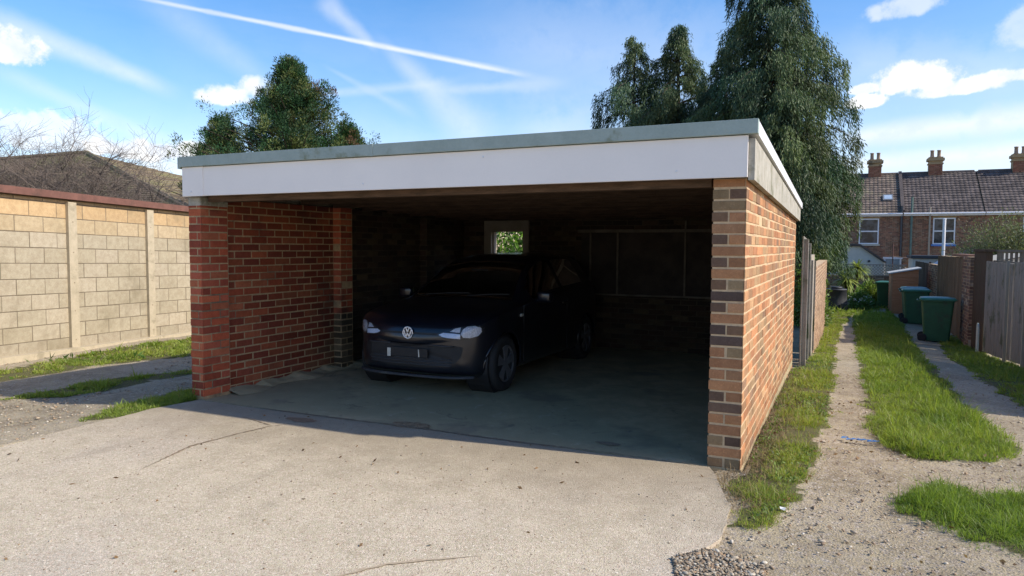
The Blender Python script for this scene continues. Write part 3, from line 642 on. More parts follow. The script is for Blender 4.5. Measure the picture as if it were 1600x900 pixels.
o = pebbles('grit', np.stack([x, y, np.full(len(x), .0055)], -1), np.clip(rng.lognormal(math.log(.0032), .4, len(x)), .002, .009), pcols[rng.integers(7, size=len(x))]*.8)
tagp(o, 'grit and tiny crumbs lying on the concrete apron', 'grit', kind='stuff')

# ------------------------------------------------------------ grass
def blades(name, x, y, h, wd, cols, lean=.5, mat='grass', parent=None, zoff=-.01, out=None):
    n = len(x); z = H(x, y)+zoff; a = rng.uniform(0, 6.28, n); la = rng.uniform(0, 6.28, n); l = h*np.abs(rng.normal(0, lean, n))
    px, py = np.cos(a)*wd/2, np.sin(a)*wd/2; lx, ly = np.cos(la)*l, np.sin(la)*l
    if out is not None: lx = lx+out[0]*h; ly = ly+out[1]*h; l = np.hypot(lx, ly)
    hz = h/np.sqrt(1+(l/h)**2)
    P = np.empty((n, 5, 3))
    P[:, 0] = np.stack([x-px, y-py, z], -1); P[:, 1] = np.stack([x+px, y+py, z], -1)
    P[:, 2] = np.stack([x+px*.8+lx*.35, y+py*.8+ly*.35, z+hz*.6], -1); P[:, 3] = np.stack([x-px*.8+lx*.35, y-py*.8+ly*.35, z+hz*.6], -1)
    P[:, 4] = np.stack([x+lx, y+ly, z+hz], -1)
    b0 = np.arange(n)*5
    F_ = np.concatenate([np.stack([b0, b0+1, b0+2], -1), np.stack([b0, b0+2, b0+3], -1), np.stack([b0+3, b0+2, b0+4], -1)])
    return mk(name, P.reshape(-1, 3), F_, M[mat], parent, False, np.repeat(cols, 5, 0))
def gcols(n, x, y, dry=.12, lush=0):
    c1 = np.array((.20, .28, .035)); c2 = np.array((.40, .44, .10)); c3 = np.array((.105, .19, .028)); k = np.clip(rng.random(n)*.7+fbm(x, y, 1.3, 61)*.9-.3, 0, 1)[:, None]; f = fbm(x, y, 2.2, 8)[:, None]
    c = c1*(1-k)+c2*k; c = c*(1-np.clip((.5-f)*3, 0, 1)*.6) + c3*np.clip((.5-f)*3, 0, 1)*.6
    d_ = rng.random(n) < dry; c[d_] = np.array((.34, .28, .13))*rng.uniform(.6, 1.2, (d_.sum(), 1))
    if lush: c = c*(1-lush) + c3*lush*1.1
    return c
def inner(P, x, y):
    s = np.zeros(len(x))
    for a in range(6): s += inpoly(x+.10*math.cos(a*1.047), y+.14*math.sin(a*1.047), P)
    return s/6
def grasspatch(name, key, n, h0, dry, label, lush=0, patchy=.0, kw=.0045, hmax=1.0):
    P = np.array(G[key]); x0, y0 = P.min(0)-.1; x1, y1 = P.max(0)+.1
    X_ = []; Y_ = []; tot = 0
    while tot < n:
        x = rng.uniform(x0, x1, 60000); yy = rng.random(60000)
        # denser near the camera
        y = y0 + (y1-y0)*yy**1.7 if key in ('wallside', 'mid', 'right') else y0+(y1-y0)*yy
        jx = x + (fbm(x, y, 5, 3)-.5)*.22 + rng.normal(0, .028, len(x)); jy = y + (fbm(x, y, 5, 9)-.5)*.25 + rng.normal(0, .035, len(x))
        k = inpoly(jx, jy, P)
        k &= rng.random(len(x)) < np.clip(.25+inner(P, x, y)*.9-(fbm(x, y, 7, 12) < .36)*.55, 0, 1)
        if patchy: k &= rng.random(len(x)) < np.clip((fbm(x, y, 3.0, 31)-patchy)*5, .03, 1)
        if key == 'strip2' or key == 'wallside': k &= ~((x > -5.09) & (x < .012) & (y > 0))
        k &= ~inpoly(x, y, APRON)
        X_.append(x[k]); Y_.append(y[k]); tot += k.sum()
    x = np.concatenate(X_)[:n]; y = np.concatenate(Y_)[:n]
    # gather the blades into tufts that fan outwards
    tc_ = rng.integers(n, size=max(1, n//26)); ti = rng.integers(len(tc_), size=n); m_t = rng.random(n) < .72
    ax_, ay_ = rng.normal(0, .020, n), rng.normal(0, .020, n)
    x = np.where(m_t, x[tc_][ti]+ax_, x); y = np.where(m_t, y[tc_][ti]+ay_, y); th_ = np.where(m_t, rng.lognormal(0, .30, len(tc_))[ti], .75)
    kk_ = ~inpoly(x, y, APRON) & ~((x < .012) & (x > -5.09) & (y > 0)); x, y, ax_, ay_, th_ = x[kk_], y[kk_], ax_[kk_], ay_[kk_], th_[kk_]; n = len(x)
    dist = np.hypot(x-CAMLOC[0], y-CAMLOC[1])
    hh = h0*np.clip(rng.lognormal(-.25, .38, n), .25, 2.0)*(.25+1.5*fbm(x, y, 3.5, 6)**1.4)*hmax*(.28+.72*inner(P, x, y))*th_; wd = kw*np.clip(dist/6, .8, 4)*rng.uniform(.7, 1.3, n)
    return tagp(blades(name, x, y, hh, wd, gcols(n, x, y, dry, lush), .45, out=(ax_*26, ay_*26)), label, 'grass', kind='stuff')
grasspatch('grass', 'wallside', 76000, .052, .22, 'bright grass and weeds along the foot of the long brick side wall', patchy=.40)
grasspatch('grass', 'mid', 140000, .078, .07, 'thick green grass strip running between the two wheel tracks', .38)
grasspatch('grass', 'right', 36000, .065, .08, 'shaded grass verge in front of the grey wooden gate', .35)
grasspatch('grass', 'corner', 36000, .080, .08, 'clump of dark green grass at the near right corner of the track', .62)
grasspatch('grass', 'strip1', 14000, .045, .10, 'thin grass strip down the middle of the left lane', .3, .35, .006)
grasspatch('grass', 'strip2', 15000, .05, .08, 'grass tuft spreading from the red brick pier onto the lane', .35, .30, .006)
grasspatch('grass', 'ledge', 26000, .05, .12, 'grass growing below the pale block garage wall', .0, .33, .007)
grasspatch('grass', 'garden', 16000, .14, .05, 'rough garden greenery behind the black compost bin', .1, .0, .008)

def leafcloud(P, D, L, W, cols, name, mat, parent=None, curl=.25):
    """one pointed leaf per row: P base, D direction"""
    n = len(P); D = D/np.linalg.norm(D, axis=1, keepdims=True); r = rng.normal(size=(n, 3)); S = np.cross(D, r); S /= np.linalg.norm(S, axis=1, keepdims=True); N = np.cross(D, S)
    L = L[:, None]; W = W[:, None]
    V = np.stack([P, P+D*L*.45+S*W*.5+N*L*curl*.15, P+D*L*.45-S*W*.5+N*L*curl*.15, P+D*L-N*L*curl*.2], 1)
    b0 = np.arange(n)*4; F_ = np.stack([b0, b0+1, b0+3, b0+2], -1)
    return mk(name, V.reshape(-1, 3), F_, mat, parent, False, np.repeat(cols, 4, 0))
# weeds with broad leaves and dead stalks by the side wall
x, y = sample(9000, .02, .5, -.9, 6); k = inpoly(x, y, G['wallside']) & (fbm(x, y, 3, 40) > .5) & ~((x < .03) & (y > 0)); x, y = x[k][:2300], y[k][:2300]; n = len(x)
D = rng.normal(size=(n, 3)); D[:, 2] = np.abs(D[:, 2])*.5+.2
o = leafcloud(np.stack([x, y, H(x, y)+.005], -1), D, rng.uniform(.015, .042, n), rng.uniform(.008, .018, n), np.array((.14, .20, .05))*rng.uniform(.6, 1.6, (n, 1)), 'weeds', M['leaf'])
tagp(o, 'low broad leaved weeds among the grass beside the brick side wall', 'weeds', kind='stuff')
x, y = sample(12000, -.12, .45, -.75, 4.5); k = (x < .10+.22*fbm(x, y, 2, 50)) & ~((x < .02) & (y > 0)) & ~inpoly(x, y, APRON); x, y = x[k][:2800], y[k][:2800]; n = len(x)
o = blades('dead_stalks', x, y, rng.uniform(.03, .10, n), np.full(n, .0035), np.repeat(np.array([(.8, .75, .66)]), n, 0)*rng.uniform(.4, 1.4, (n, 1)), 1.8, 'straw')
tagp(o, 'tangle of dead straw coloured stalks at the base of the brick pier', 'dead weeds', kind='stuff')
x, y = sample(3000, -9.3, -4.8, -.6, 4.4); k = (green(x, y) > .5) & (x < -7.8) & (fbm(x, y, 1.6, 77) > .55); x, y = x[k], y[k]; n = len(x)
D = rng.normal(size=(n, 3)); D[:, 2] = np.abs(D[:, 2])+.4
o = leafcloud(np.stack([x, y, H(x, y)+.005], -1), D, rng.uniform(.06, .16, n), rng.uniform(.02, .05, n), np.array((.08, .15, .03))*rng.uniform(.6, 1.6, (n, 1)), 'lane_weeds', M['leaf'])
tagp(o, 'leafy weeds at the foot of the pale block wall', 'weeds', kind='stuff')

x, y = sample(2600, -5.2, 2.4, -3.6, 5); k = (inpoly(x, y, APRON) & (rng.random(2600) < .10)) | ((x > 0) & (rng.random(2600) < .45)); x, y = x[k], y[k]; n = len(x)
D = rng.normal(size=(n, 3)); D[:, 2] = rng.uniform(0, .35, n)
o = leafcloud(np.stack([x, y, np.where(inpoly(x, y, APRON), .006, H(x, y)+.008)], -1), D, rng.uniform(.015, .042, n), rng.uniform(.010, .022, n), np.array((.16, .10, .05))*rng.uniform(.4, 2.0, (n, 1)), 'fallen_leaves', M['leaf'])
tagp(o, 'dry brown fallen leaves and bits scattered over concrete and track', 'fallen leaves', kind='stuff')
# litter: blue plastic shreds and a scrap of paper
b = MB()
for k in range(7):
    x0 = .60+k*.036; y0 = 1.17+random.uniform(-.03, .03); z0 = float(H(x0, y0))+.006
    b.add([(x0, y0, z0), (x0+.05, y0+random.uniform(-.02, .02), z0+.012), (x0+.055, y0+.02, z0+.004), (x0+.01, y0+.018, z0+.010)], [(0, 1, 2, 3)])
    b.add([(x0, y0, z0-.002), (x0+.05, y0+random.uniform(-.02, .02), z0+.008), (x0+.055, y0+.02, z0), (x0+.01, y0+.018, z0+.006)], [(3, 2, 1, 0)])
tagp(b.build('plastic_scrap', M['blue_rag']), 'torn blue plastic scrap lying on the dirt wheel track', 'litter')
b = MB(); x0, y0 = .295, -.66; b.add([(x0, y0, .008), (x0+.03, y0+.008, .016), (x0+.024, y0+.026, .01), (x0-.004, y0+.02, .014), (x0+.005, y0+.022, .0), (x0+.025, y0, .0)], [(0, 1, 2, 3), (0, 5, 1), (3, 2, 4)])
tagp(b.build('paper_scrap', M['paper']), 'tiny white scrap of paper on the dirt by the grass edge', 'litter')

# ------------------------------------------------------------ the car
CL = (-3.33, 2.89, -.01)
car = thing('hatchback_car', 'dark navy small hatchback with bright headlights parked in the open garage', 'car', CL, rz=-.012)
def pch(xq, xp, yp):
    xp = np.asarray(xp, float); yp = np.asarray(yp, float); h_ = np.diff(xp); dl = np.diff(yp)/h_; mth = np.zeros(len(xp))
    mth[1:-1] = np.where(dl[1:]*dl[:-1] > 0, 2*dl[1:]*dl[:-1]/(dl[1:]+dl[:-1]+1e-12), 0); mth[0] = dl[0]; mth[-1] = dl[-1]
    i = np.clip(np.searchsorted(xp, xq)-1, 0, len(xp)-2); t = (xq-xp[i])/h_[i]
    return (2*t**3-3*t**2+1)*yp[i] + (t**3-2*t**2+t)*h_[i]*mth[i] + (-2*t**3+3*t**2)*yp[i+1] + (t**3-t**2)*h_[i]*mth[i+1]
SY = [-1.77, -1.755, -1.72, -1.66, -1.58, -1.45, -1.2, -.95, -.80, -.72, -.40, -.05, .3, .9, 1.35, 1.55, 1.66, 1.74, 1.77]
def S(v): return lambda yq: pch(yq, SY, v)
#      nose ----------------------------------- hood ------ cowl | windscreen | roof ------- tail
w_low = S([.50, .56, .64, .70, .745, .775, .79, .80, .80, .80, .80, .80, .80, .80, .80, .79, .77, .72, .60])
w_mid = S([.48, .56, .66, .73, .775, .805, .82, .825, .825, .825, .825, .825, .825, .825, .82, .81, .79, .74, .62])
z_bot = S([.30, .255, .22, .20, .19, .185, .18, .18, .18, .18, .18, .18, .18, .18, .19, .21, .24, .28, .34])
z_top = S([.585, .64, .705, .75, .785, .815, .855, .885, .905, .918, 1.12, 1.315, 1.395, 1.415, 1.39, 1.35, 1.28, 1.02, .78])
z_belt = S([.555, .61, .67, .712, .742, .768, .80, .825, .838, .845, .87, .885, .90, .93, .96, .97, .96, .87, .69])
z_rail = S([.565, .62, .682, .728, .762, .790, .828, .855, .872, .88, 1.055, 1.24, 1.315, 1.33, 1.30, 1.26, 1.19, .96, .73])
w_rail = S([.44, .50, .59, .66, .70, .72, .72, .715, .71, .705, .635, .575, .560, .560, .565, .57, .57, .58, .52])
w_belt = S([.47, .545, .645, .715, .76, .79, .80, .80, .80, .80, .795, .79, .79, .79, .79, .78, .76, .71, .60])
yst = np.unique(np.round(np.concatenate([np.linspace(-1.77, -1.4, 26), np.linspace(-1.4, -.72, 34), np.linspace(-.72, -.05, 34), np.linspace(-.05, 1.5, 78), np.linspace(1.5, 1.77, 16)]), 4))
TK = [0, 1, 2, 3, 4, 5, 6, 7, 8, 9]; NT_ = 6
sect = []
for yy in yst:
    yy = float(yy); wl, wm, zb, zt, zbe, zr, wr, wb = [float(f(np.array([yy]))[0]) for f in (w_low, w_mid, z_bot, z_top, z_belt, z_rail, w_rail, w_belt)]
    cp = np.array([(0, zb), (wl*.8, zb), (wl, zb+.05), (wm, zb+(zbe-zb)*.42), (wm, zb+(zbe-zb)*.72), (wb, zbe), (wb-(wb-wr)*.22, zbe+(zr-zbe)*.22), (wr, zr), (wr-.07, zr+(zt-zr)*.52), (wr*.5, zt-(zt-zr)*.10), (0, zt)])
    row = []
    for i in range(len(cp)-1):
        p0 = cp[max(i-1, 0)]; p1 = cp[i]; p2 = cp[i+1]; p3 = cp[min(i+2, len(cp)-1)]
        for k in range(NT_):
            t = k/NT_
            lin = p1*(1-t)+p2*t
            q_ = .5*((2*p1)+(-p0+p2)*t+(2*p0-5*p1+4*p2-p3)*t*t+(-p0+3*p1-3*p2+p3)*t**3)
            row.append(q_*.75+lin*.25 if i not in (6,) else lin*.75+q_*.25)
    row.append(cp[-1]); sect.append(np.array(row))
sect = np.array(sect); ns, nr = sect.shape[:2]
full = np.concatenate([sect, sect[:, -2:0:-1]*np.array((-1, 1))], 1); nf = full.shape[1]
CV = np.concatenate([full[..., :1], np.repeat(yst[:, None, None], nf, 1), full[..., 1:]], -1).reshape(-1, 3)
_fo = np.clip((-1.0-CV[:, 1])/.77, 0, 1)**1.5; CV[:, 1] += .22*(np.abs(CV[:, 0])/.8)**3*_fo
# nose bowed in plan so the fascia is rounded
body_f, ws_f, side_f, rear_f, roof_f = [], [], [], [], []
FA, RA = -1.185, 1.235
for i in range(ns-1):
    ym = (yst[i]+yst[i+1])/2
    for k in range(nf):
        k2 = (k+1) % nf; f = (i*nf+k, i*nf+k2, (i+1)*nf+k2, (i+1)*nf+k); c = CV[list(f)].mean(0)
        kk = k if k < nr-1 else nf-1-k; seg = kk // NT_
        if abs(c[0]) > .45 and (math.hypot(c[1]-FA, c[2]-.29) < .325 or math.hypot(c[1]-RA, c[2]-.29) < .325) and c[2] < .66: continue
        if -.715 < ym < -.06 and seg >= 8: ws_f.append(f)
        elif seg == 6 and ((-.42 < ym < .44) or (.53 < ym < 1.22)) and (c[2] < float(z_rail(np.array([ym]))[0])-.015): side_f.append(f)
        else: body_f.append(f)
# caps at both ends, slightly domed
def capv(i, dy):
    ring = CV[i*nf:(i+1)*nf]; c = ring.mean(0); out = []
    for s_, q_ in ((.8, .45), (.5, .8), (.2, 1.)):
        out.append(c + (ring-c)*s_ + np.array((0, dy*q_, 0)))
    return np.concatenate(out)
base = len(CV); CV = np.concatenate([CV, capv(0, -.018), capv(ns-1, .02)])
for e_, (i, b0) in enumerate(((0, base), (ns-1, base+3*nf))):
    rings = [np.arange(i*nf, (i+1)*nf)] + [np.arange(b0+j*nf, b0+(j+1)*nf) for j in range(3)]
    for j in range(3):
        for k in range(nf):
            q_ = (rings[j][k], rings[j+1][k], rings[j+1][(k+1) % nf], rings[j][(k+1) % nf]); body_f.append(q_ if e_ == 0 else q_[::-1])
    body_f.append(tuple(rings[3]) if e_ == 0 else tuple(rings[3][::-1]))
body = mk('body', CV, body_f, M['paint'], car, True, local=True)
def sub(faces, name, mat, inset=.0):
    ids = sorted({v for f in faces for v in f}); mp = {v: i for i, v in enumerate(ids)}; V = CV[ids].copy()
    return mk(name, V, [tuple(mp[v] for v in f) for f in faces], mat, car, True, local=True)
sub(ws_f, 'windscreen', M['car_glass']); 
sub([f for f in side_f if CV[f[0]][0] > 0], 'side_window', M['car_glass']); sub([f for f in side_f if CV[f[0]][0] < 0], 'side_window', M['car_glass'])
bvh = BVHTree.FromPolygons([tuple(v) for v in CV], body_f)
def conform(name, poly, mat, off=.004, par=None, res=.010, thick=.012, smooth=True):
    """a panel following the nose of the car; poly in the (x, z) front view"""
    P = np.array(poly); x0, z0 = P.min(0); x1, z1 = P.max(0); nx_ = max(2, int((x1-x0)/res)); nz_ = max(2, int((z1-z0)/res))
    V = []; Fc = []; lay_ = []
    # scanline grid squeezed to the outline
    for j in range(nz_+1):
        z = z0+(z1-z0)*(j/nz_); z = min(max(z, z0+1e-4), z1-1e-4); xsx = []
        for i in range(len(P)):
            a, b_ = P[i], P[(i+1) % len(P)]
            if (a[1] > z) != (b_[1] > z): xsx.append(a[0]+(b_[0]-a[0])*(z-a[1])/(b_[1]-a[1]))
        xa, xb = (min(xsx), max(xsx)) if xsx else ((x0+x1)/2,)*2
        for i in range(nx_+1):
            x = xa+(xb-xa)*i/nx_; h_ = bvh.ray_cast(Vector((x, -2.4, z)), Vector((0, 1, 0)))
            y = h_[0].y if h_[0] is not None else -1.5; nn = h_[1] if h_[0] is not None else Vector((0, -1, 0))
            if nn.y > 0: nn = -nn
            V.append(tuple(Vector((x, y, z))+nn*off))
    for j in range(nz_):
        for i in range(nx_): a = j*(nx_+1)+i; Fc.append((a, a+1, a+nx_+2, a+nx_+1))
    o_ = mk(name, V, Fc, mat, par or car, smooth, local=True); return o_
def surf(x, z):
    h_ = bvh.ray_cast(Vector((x, -2.4, z)), Vector((0, 1, 0))); return h_[0].y if h_[0] is not None else -1.5
for s_ in (1, -1):
    out = [(.335, .622), (.37, .594), (.44, .578), (.54, .574), (.64, .582), (.705, .610), (.735, .655), (.730, .695), (.69, .716), (.60, .712), (.50, .690), (.41, .655)]
    hl = conform('headlight', [(x*s_, z) for x, z in out], M['trim'], .004)
    conform('reflector', [(x*s_, z) for x, z in [(.575, .596), (.63, .590), (.69, .610), (.715, .650), (.708, .690), (.665, .705), (.60, .700), (.568, .670), (.556, .630)]], M['chrome'], .009, hl, .006)
    conform('indicator', [(x*s_, z) for x, z in [(.345, .619), (.38, .600), (.45, .586), (.552, .583), (.552, .628), (.46, .634), (.39, .638)]], M['lampwhite'], .009, hl, .006)
    conform('reflector', [(x*s_, z) for x, z in [(.445, .644), (.545, .642), (.545, .690), (.50, .682)]], M['chrome'], .009, hl, .006)
    conform('lamp_cover', [(x*s_, z) for x, z in out], M['lamp_glass'], .016, hl, .008)
# slit between the lights, lower grille mouth, plate, splitter
conform('grille_slit', [(-.34, .632), (.34, .632), (.335, .612), (-.335, .612)], M['trim'], .003)
conform('lower_grille', [(-.56, .40), (-.50, .33), (-.2, .285), (.2, .285), (.50, .33), (.56, .40), (.58, .50), (.50, .515), (-.50, .515), (-.58, .50)], M['trim'], .003)
for z_ in (.315, .345, .375):
    b = MB(); pts = [(x, surf(x, z_)-.008, z_) for x in np.linspace(-.48, .48, 25)]; b.tube(pts, .006, 6); b.build('grille_bar', M['black_plastic'], car, True, local=True)
for xa, xb in ((.22, .50), (-.50, -.22)):
    b = MB(); b.tube([(x, surf(x, .515)-.010, .512-.01*abs(x)) for x in np.linspace(xa, xb, 12)], .008, 6); b.build('grille_lip', M['black_plastic'], car, True, local=True)
pl = MB(); yp = surf(0, .42)-.022; pl.box((-.24, yp, .385), (.24, yp+.012, .475), bev=.004); pl = pl.build('number_plate', M['trim'], car, local=True)
b = MB(); b.box((-.235, yp-.003, .378), (-.195, yp, .462)); b.build('pale_fragment', M['plate_white'], pl, local=True)
b = MB(); b.add([(.135, yp-.003, .39), (.150, yp-.003, .39), (.142, yp-.003, .465), (.132, yp-.003, .465), (.135, yp-.001, .39), (.150, yp-.001, .39), (.142, yp-.001, .465), (.132, yp-.001, .465)], [(0, 1, 2, 3), (4, 7, 6, 5), (0, 4, 5, 1), (1, 5, 6, 2), (2, 6, 7, 3), (3, 7, 4, 0)]); b.build('pale_fragment', M['plate_white'], pl, local=True)
b = MB(); V = []
for x in np.linspace(-.68, .68, 41):
    ys_ = surf(x*.97, .27)-.012; V += [(x, ys_, .215), (x, ys_-.022, .205), (x, ys_-.022, .19), (x, ys_+.06, .175)]
b.add(V, [(4*i+k, 4*i+4+k, 4*i+5+k, 4*i+1+k) for i in range(40) for k in range(3)]); b.build('front_splitter', M['black_plastic'], car, True, local=True)
# badge: ring with the V over W
bx, bz = 0, .625; by = surf(0, .63)-.014
b = MB(); seg = 40; ringp = [(bx+.056*math.cos(a), by, bz+.056*math.sin(a)) for a in np.linspace(0, 2*math.pi, seg+1)]; b.tube(ringp, .0065, 8, caps=False)
bd = b.build('badge', M['badge'], car, True, local=True)
b = MB(); b.lathe([(.052, .008), (.052, .001), (.001, .0)], (bx, by, bz), 'y', 30); b.build('badge_disc', M['paint'], bd, local=True)
def stroke(b_, a, c, wd=.0105):
    a = Vector(a); c = Vector(c); d_ = (c-a).normalized(); n_ = Vector((-d_.y, d_.x))*wd/2
    q_ = [a+n_, a-n_, c-n_, c+n_]; V = [(bx+p.x, by-.006, bz+p.y) for p in q_]+[(bx+p.x, by+.003, bz+p.y) for p in q_]
    b_.add(V, [(0, 1, 2, 3), (7, 6, 5, 4)]+[(k, 4+k, 4+(k+1) % 4, (k+1) % 4) for k in range(4)])
b = MB()
for s_ in (-1, 1):
    stroke(b, (s_*.020, .050), (0, .006)); stroke(b, (s_*.044, .028), (s_*.019, -.045)); stroke(b, (s_*.019, -.045), (0, -.003))
b.build('badge_letters', M['badge'], bd, local=True)
# wheels
def wheel(x, y, s_):
    wh = MB(); wh.lathe([(.17, -.085), (.255, -.088), (.278, -.075), (.289, -.05), (.290, 0), (.289, .05), (.278, .075), (.255, .088), (.19, .085), (.185, .07)], (x, y, .29), 'x', 48)
    t_ = wh.build('wheel', M['rubber'], car, True, local=True)
    r_ = MB(); o = s_*.074
    r_.lathe([(.185, o-.03*s_), (.196, o+.006*s_), (.188, o+.010*s_), (.176, o+.002*s_), (.170, o-.03*s_)] if s_ > 0 else [(.170, o-.03*s_), (.176, o+.002*s_), (.188, o+.010*s_), (.196, o+.006*s_), (.185, o-.03*s_)], (x, y, .29), 'x', 48)
    r_.lathe([(.001, o+.012*s_), (.045, o+.012*s_), (.055, o+.004*s_)], (x, y, .29), 'x', 24)
    for k in range(5):
        a = 2*math.pi*k/5+.3
        for da in (0,):
            pts = []
            for (rr, hw) in ((.04, .028), (.10, .036), (.178, .062)):
                for sg in (-1, 1):
                    pts.append((rr, sg*hw))
            V = []
            for (rr, hh) in pts:
                yy_ = rr*math.cos(a)-hh*math.sin(a); zz_ = rr*math.sin(a)+hh*math.cos(a)
                V.append((x+o+(.010-.05*(rr-.04)*0.1)*s_, y+yy_, .29+zz_))
            V += [(v[0]-.012*s_, v[1], v[2]) for v in V]
            r_.add(V, [(0, 1, 3, 2), (2, 3, 5, 4), (6, 8, 9, 7), (8, 10, 11, 9), (0, 2, 8, 6), (2, 4, 10, 8), (1, 7, 9, 3), (3, 9, 11, 5)])
    r_.build('wheel_trim', M['hubcap'], t_, local=True)
    d_ = MB(); d_.lathe([(.178, 0), (.178, .006), (.001, .008)], (x+s_*.035, y, .29), 'x', 32); d_.build('brake_disc', M['trim'], t_, local=True)
for y_ in (FA, RA):
    for s_ in (1, -1):
        wheel(s_*.725, y_, s_)
        b = MB(); n = 30; pts = []
        for k in range(n+1):
            a = -.12+ (math.pi+.24)*k/n; h_ = bvh.ray_cast(Vector((s_*1.5, y_+.335*math.cos(a), .29+.335*math.sin(a))), Vector((-s_, 0, 0))); pts.append(((h_[0].x if h_[0] is not None and abs(h_[0].x) > .6 else s_*.80), y_+.33*math.cos(a), .29+.33*math.sin(a)))
        b.tube(pts, .011, 6); b.build('wheel_arch', M['paint'], car, True, local=True)
        b = MB(); b.lathe([(.325, -.0), (.325, .26)], (s_*.76-(.26 if s_ > 0 else 0), y_, .29), 'x', 30); b.build('arch_liner', M['trim'], car, local=True)
# mirrors, handles, pillars, wipers, repeater, door seams
for s_ in (1, -1):
    b = MB(); Mx = Matrix.Translation((s_*.92, -.42, .93)) @ Matrix.Rotation(-s_*.15, 4, 'Z'); b.box((-.085, -.055, -.06), (.085, .05, .065), bev=.03, M=Mx); b.tube([(s_*.78, -.40, .88), (s_*.87, -.41, .895)], .025, 8)
    b.build('door_mirror', M['paint'], car, True, local=True)
    b = MB(); b.box((s_*.83-.012, .33, .80), (s_*.83+.012, .50, .83), bev=.008); b.build('door_handle', M['paint'], car, True, local=True)
    b = MB(); b.box((s_*.822-.008, -.86, .745), (s_*.822+.008, -.80, .775), bev=.006); b.build('side_repeater', M['plate_white'], car, True, local=True)
    for yd in (-.78, .50):
        b = MB(); b.box((s_*.824-.004, yd-.003, .25), (s_*.824+.004, yd+.003, .86)); b.build('door_seam', M['trim'], car, local=True)
for x0_, x1_ in ((-.45, .10), (.1, .60)):
    b = MB(); b.tube([(x0_, -.73, .935), ((x0_+x1_)/2, -.70, .958), (x1_, -.68, .965)], .007, 6); b.build('wiper', M['rubber'], car, local=True)
for s_ in (1, -1):
    b = MB(); b.box((s_*.36-.23, -.05, .35), (s_*.36+.23, .45, .55), bev=.05); b.box((s_*.36-.22, .34, .52), (s_*.36+.22, .47, 1.03), bev=.05); st = b.build('front_seat', M['seat'], car, True, local=True)
    b = MB(); b.box((s_*.36-.12, .40, 1.03), (s_*.36+.12, .48, 1.21), bev=.04); b.build('headrest', M['seat'], st, True, local=True)
b = MB(); b.box((-.55, 1.0, .5), (.55, 1.12, 1.02), bev=.05); b.build('rear_seat', M['seat'], car, True, local=True)
b = MB(); b.box((-.66, -.70, .65), (.66, -.42, .86), bev=.06); b.build('dashboard', M['trim'], car, True, local=True)
b = MB(); b.tube([(.36+.18*math.cos(a), -.30+.06*math.sin(a), .86+.17*math.sin(a)) for a in np.linspace(0, 2*math.pi, 25)], .014, 6, caps=False); b.box((.20, -.31, .845), (.52, -.29, .875)); b.build('steering_wheel', M['trim'], car, True, local=True)
b = MB(); b.box((-.11, -.26, 1.15), (.11, -.23, 1.22), bev=.012); b.tube([(0, -.24, 1.2), (0, -.20, 1.24)], .01, 6); b.build('interior_mirror', M['trim'], car, True, local=True)
b = MB(); b.box((-.03, -.452, 1.03), (.03, -.444, 1.07)); b.build('windscreen_sticker', M['plate_white'], car, local=True)

# ------------------------------------------------------------ neighbouring block garage on the left
A0 = np.array((-9.84, 2.0)); A1 = np.array((-10.15, 3.56)); du = (A1-A0)/np.linalg.norm(A1-A0); nr_ = np.array((du[1], -du[0]))
PIT = np.linalg.norm(A1-A0)
bg_ = thing('block_garage', 'pale concrete block garage wall with brown roof edge left of the lane', 'garage', (float(A0[0]), float(A0[1]), -.1))
def gp(u, n_=0, z=0): p = A0+du*u+nr_*n_; return (p[0], p[1], z)
Z0 = -.10
PAL_B = [(.43, .375, .265), (.45, .39, .28), (.415, .36, .25)]
def shear(z, u): return z - .022*u            # courses fall slightly along the lane
mo = MB(); U0_, U1_ = -4*PIT, 4*PIT
def gbox(mb, u0, u1, n0, n1, z0, z1, c=None, fall=True):
    V = []
    for u in (u0, u1):
        for nn in (n0, n1):
            for z in (z0, z1): V.append(gp(u, nn, shear(z, u) if fall else z))
    mb.add(V, [(0, 1, 3, 2), (4, 6, 7, 5), (0, 4, 5, 1), (2, 3, 7, 6), (0, 2, 6, 4), (1, 5, 7, 3)], c)
gbox(mo, U0_, U1_, -.12, -.008, -.6, 2.20); wl_ = mo.build('wall_panel', M['block_mortar'], bg_)
bb = MB()
def otone(u, z, c):
    if z > 1.95: c = np.array((.52, .37, .20))*rng.uniform(.88, 1.1)
    elif z > 1.75: c = c*.6 + np.array((.56, .40, .20))*.4
    elif z < .2: c = c*.85
    return c
for i in range(-4, 4):
    tb = MB(); lay(tb, None, (0, 0, 0), (1, 0, 0), (0, -1, 0), PIT-.02, 2.24, bl=.44, bh=.208, j=.012, depth=.004, pal=PAL_B, var=.04, bond='stretcher', start=i, tone=otone)
    V = np.concatenate(tb.V); u = V[:, 0]+i*PIT+.01; z = V[:, 2]+Z0-.02-.022*u; nn = -V[:, 1]
    W = np.stack([A0[0]+du[0]*u+nr_[0]*(nn-.008), A0[1]+du[1]*u+nr_[1]*(nn-.008), z], -1)
    bb.add(W, tb.F); bb.C[-1] = np.concatenate(tb.C)
bb.build('blockwork', M['block'], wl_)
for i in range(-4, 5):
    p = MB(); u = i*PIT; gbox(p, u-.075, u+.075, -.004, .045, -.25, 2.10); po = p.build('concrete_post', M['post_conc'], bg_)
    for z in (.15, .58, 1.0, 1.45, 1.9): h_ = MB(); gbox(h_, u-.008, u+.008, .0455, .047, z+Z0, z+.016+Z0); h_.build('bolt_hole', M['crack'], po)
p = MB(); gbox(p, U0_, U1_, -.02, .14, -.5, -.055); p.build('plinth', M['post_conc'], bg_)
p = MB(); gbox(p, U0_, U1_, -.2, .09, 2.135, 2.235); p.build('roof_edge', M['rust_brown'], bg_)
p = MB()
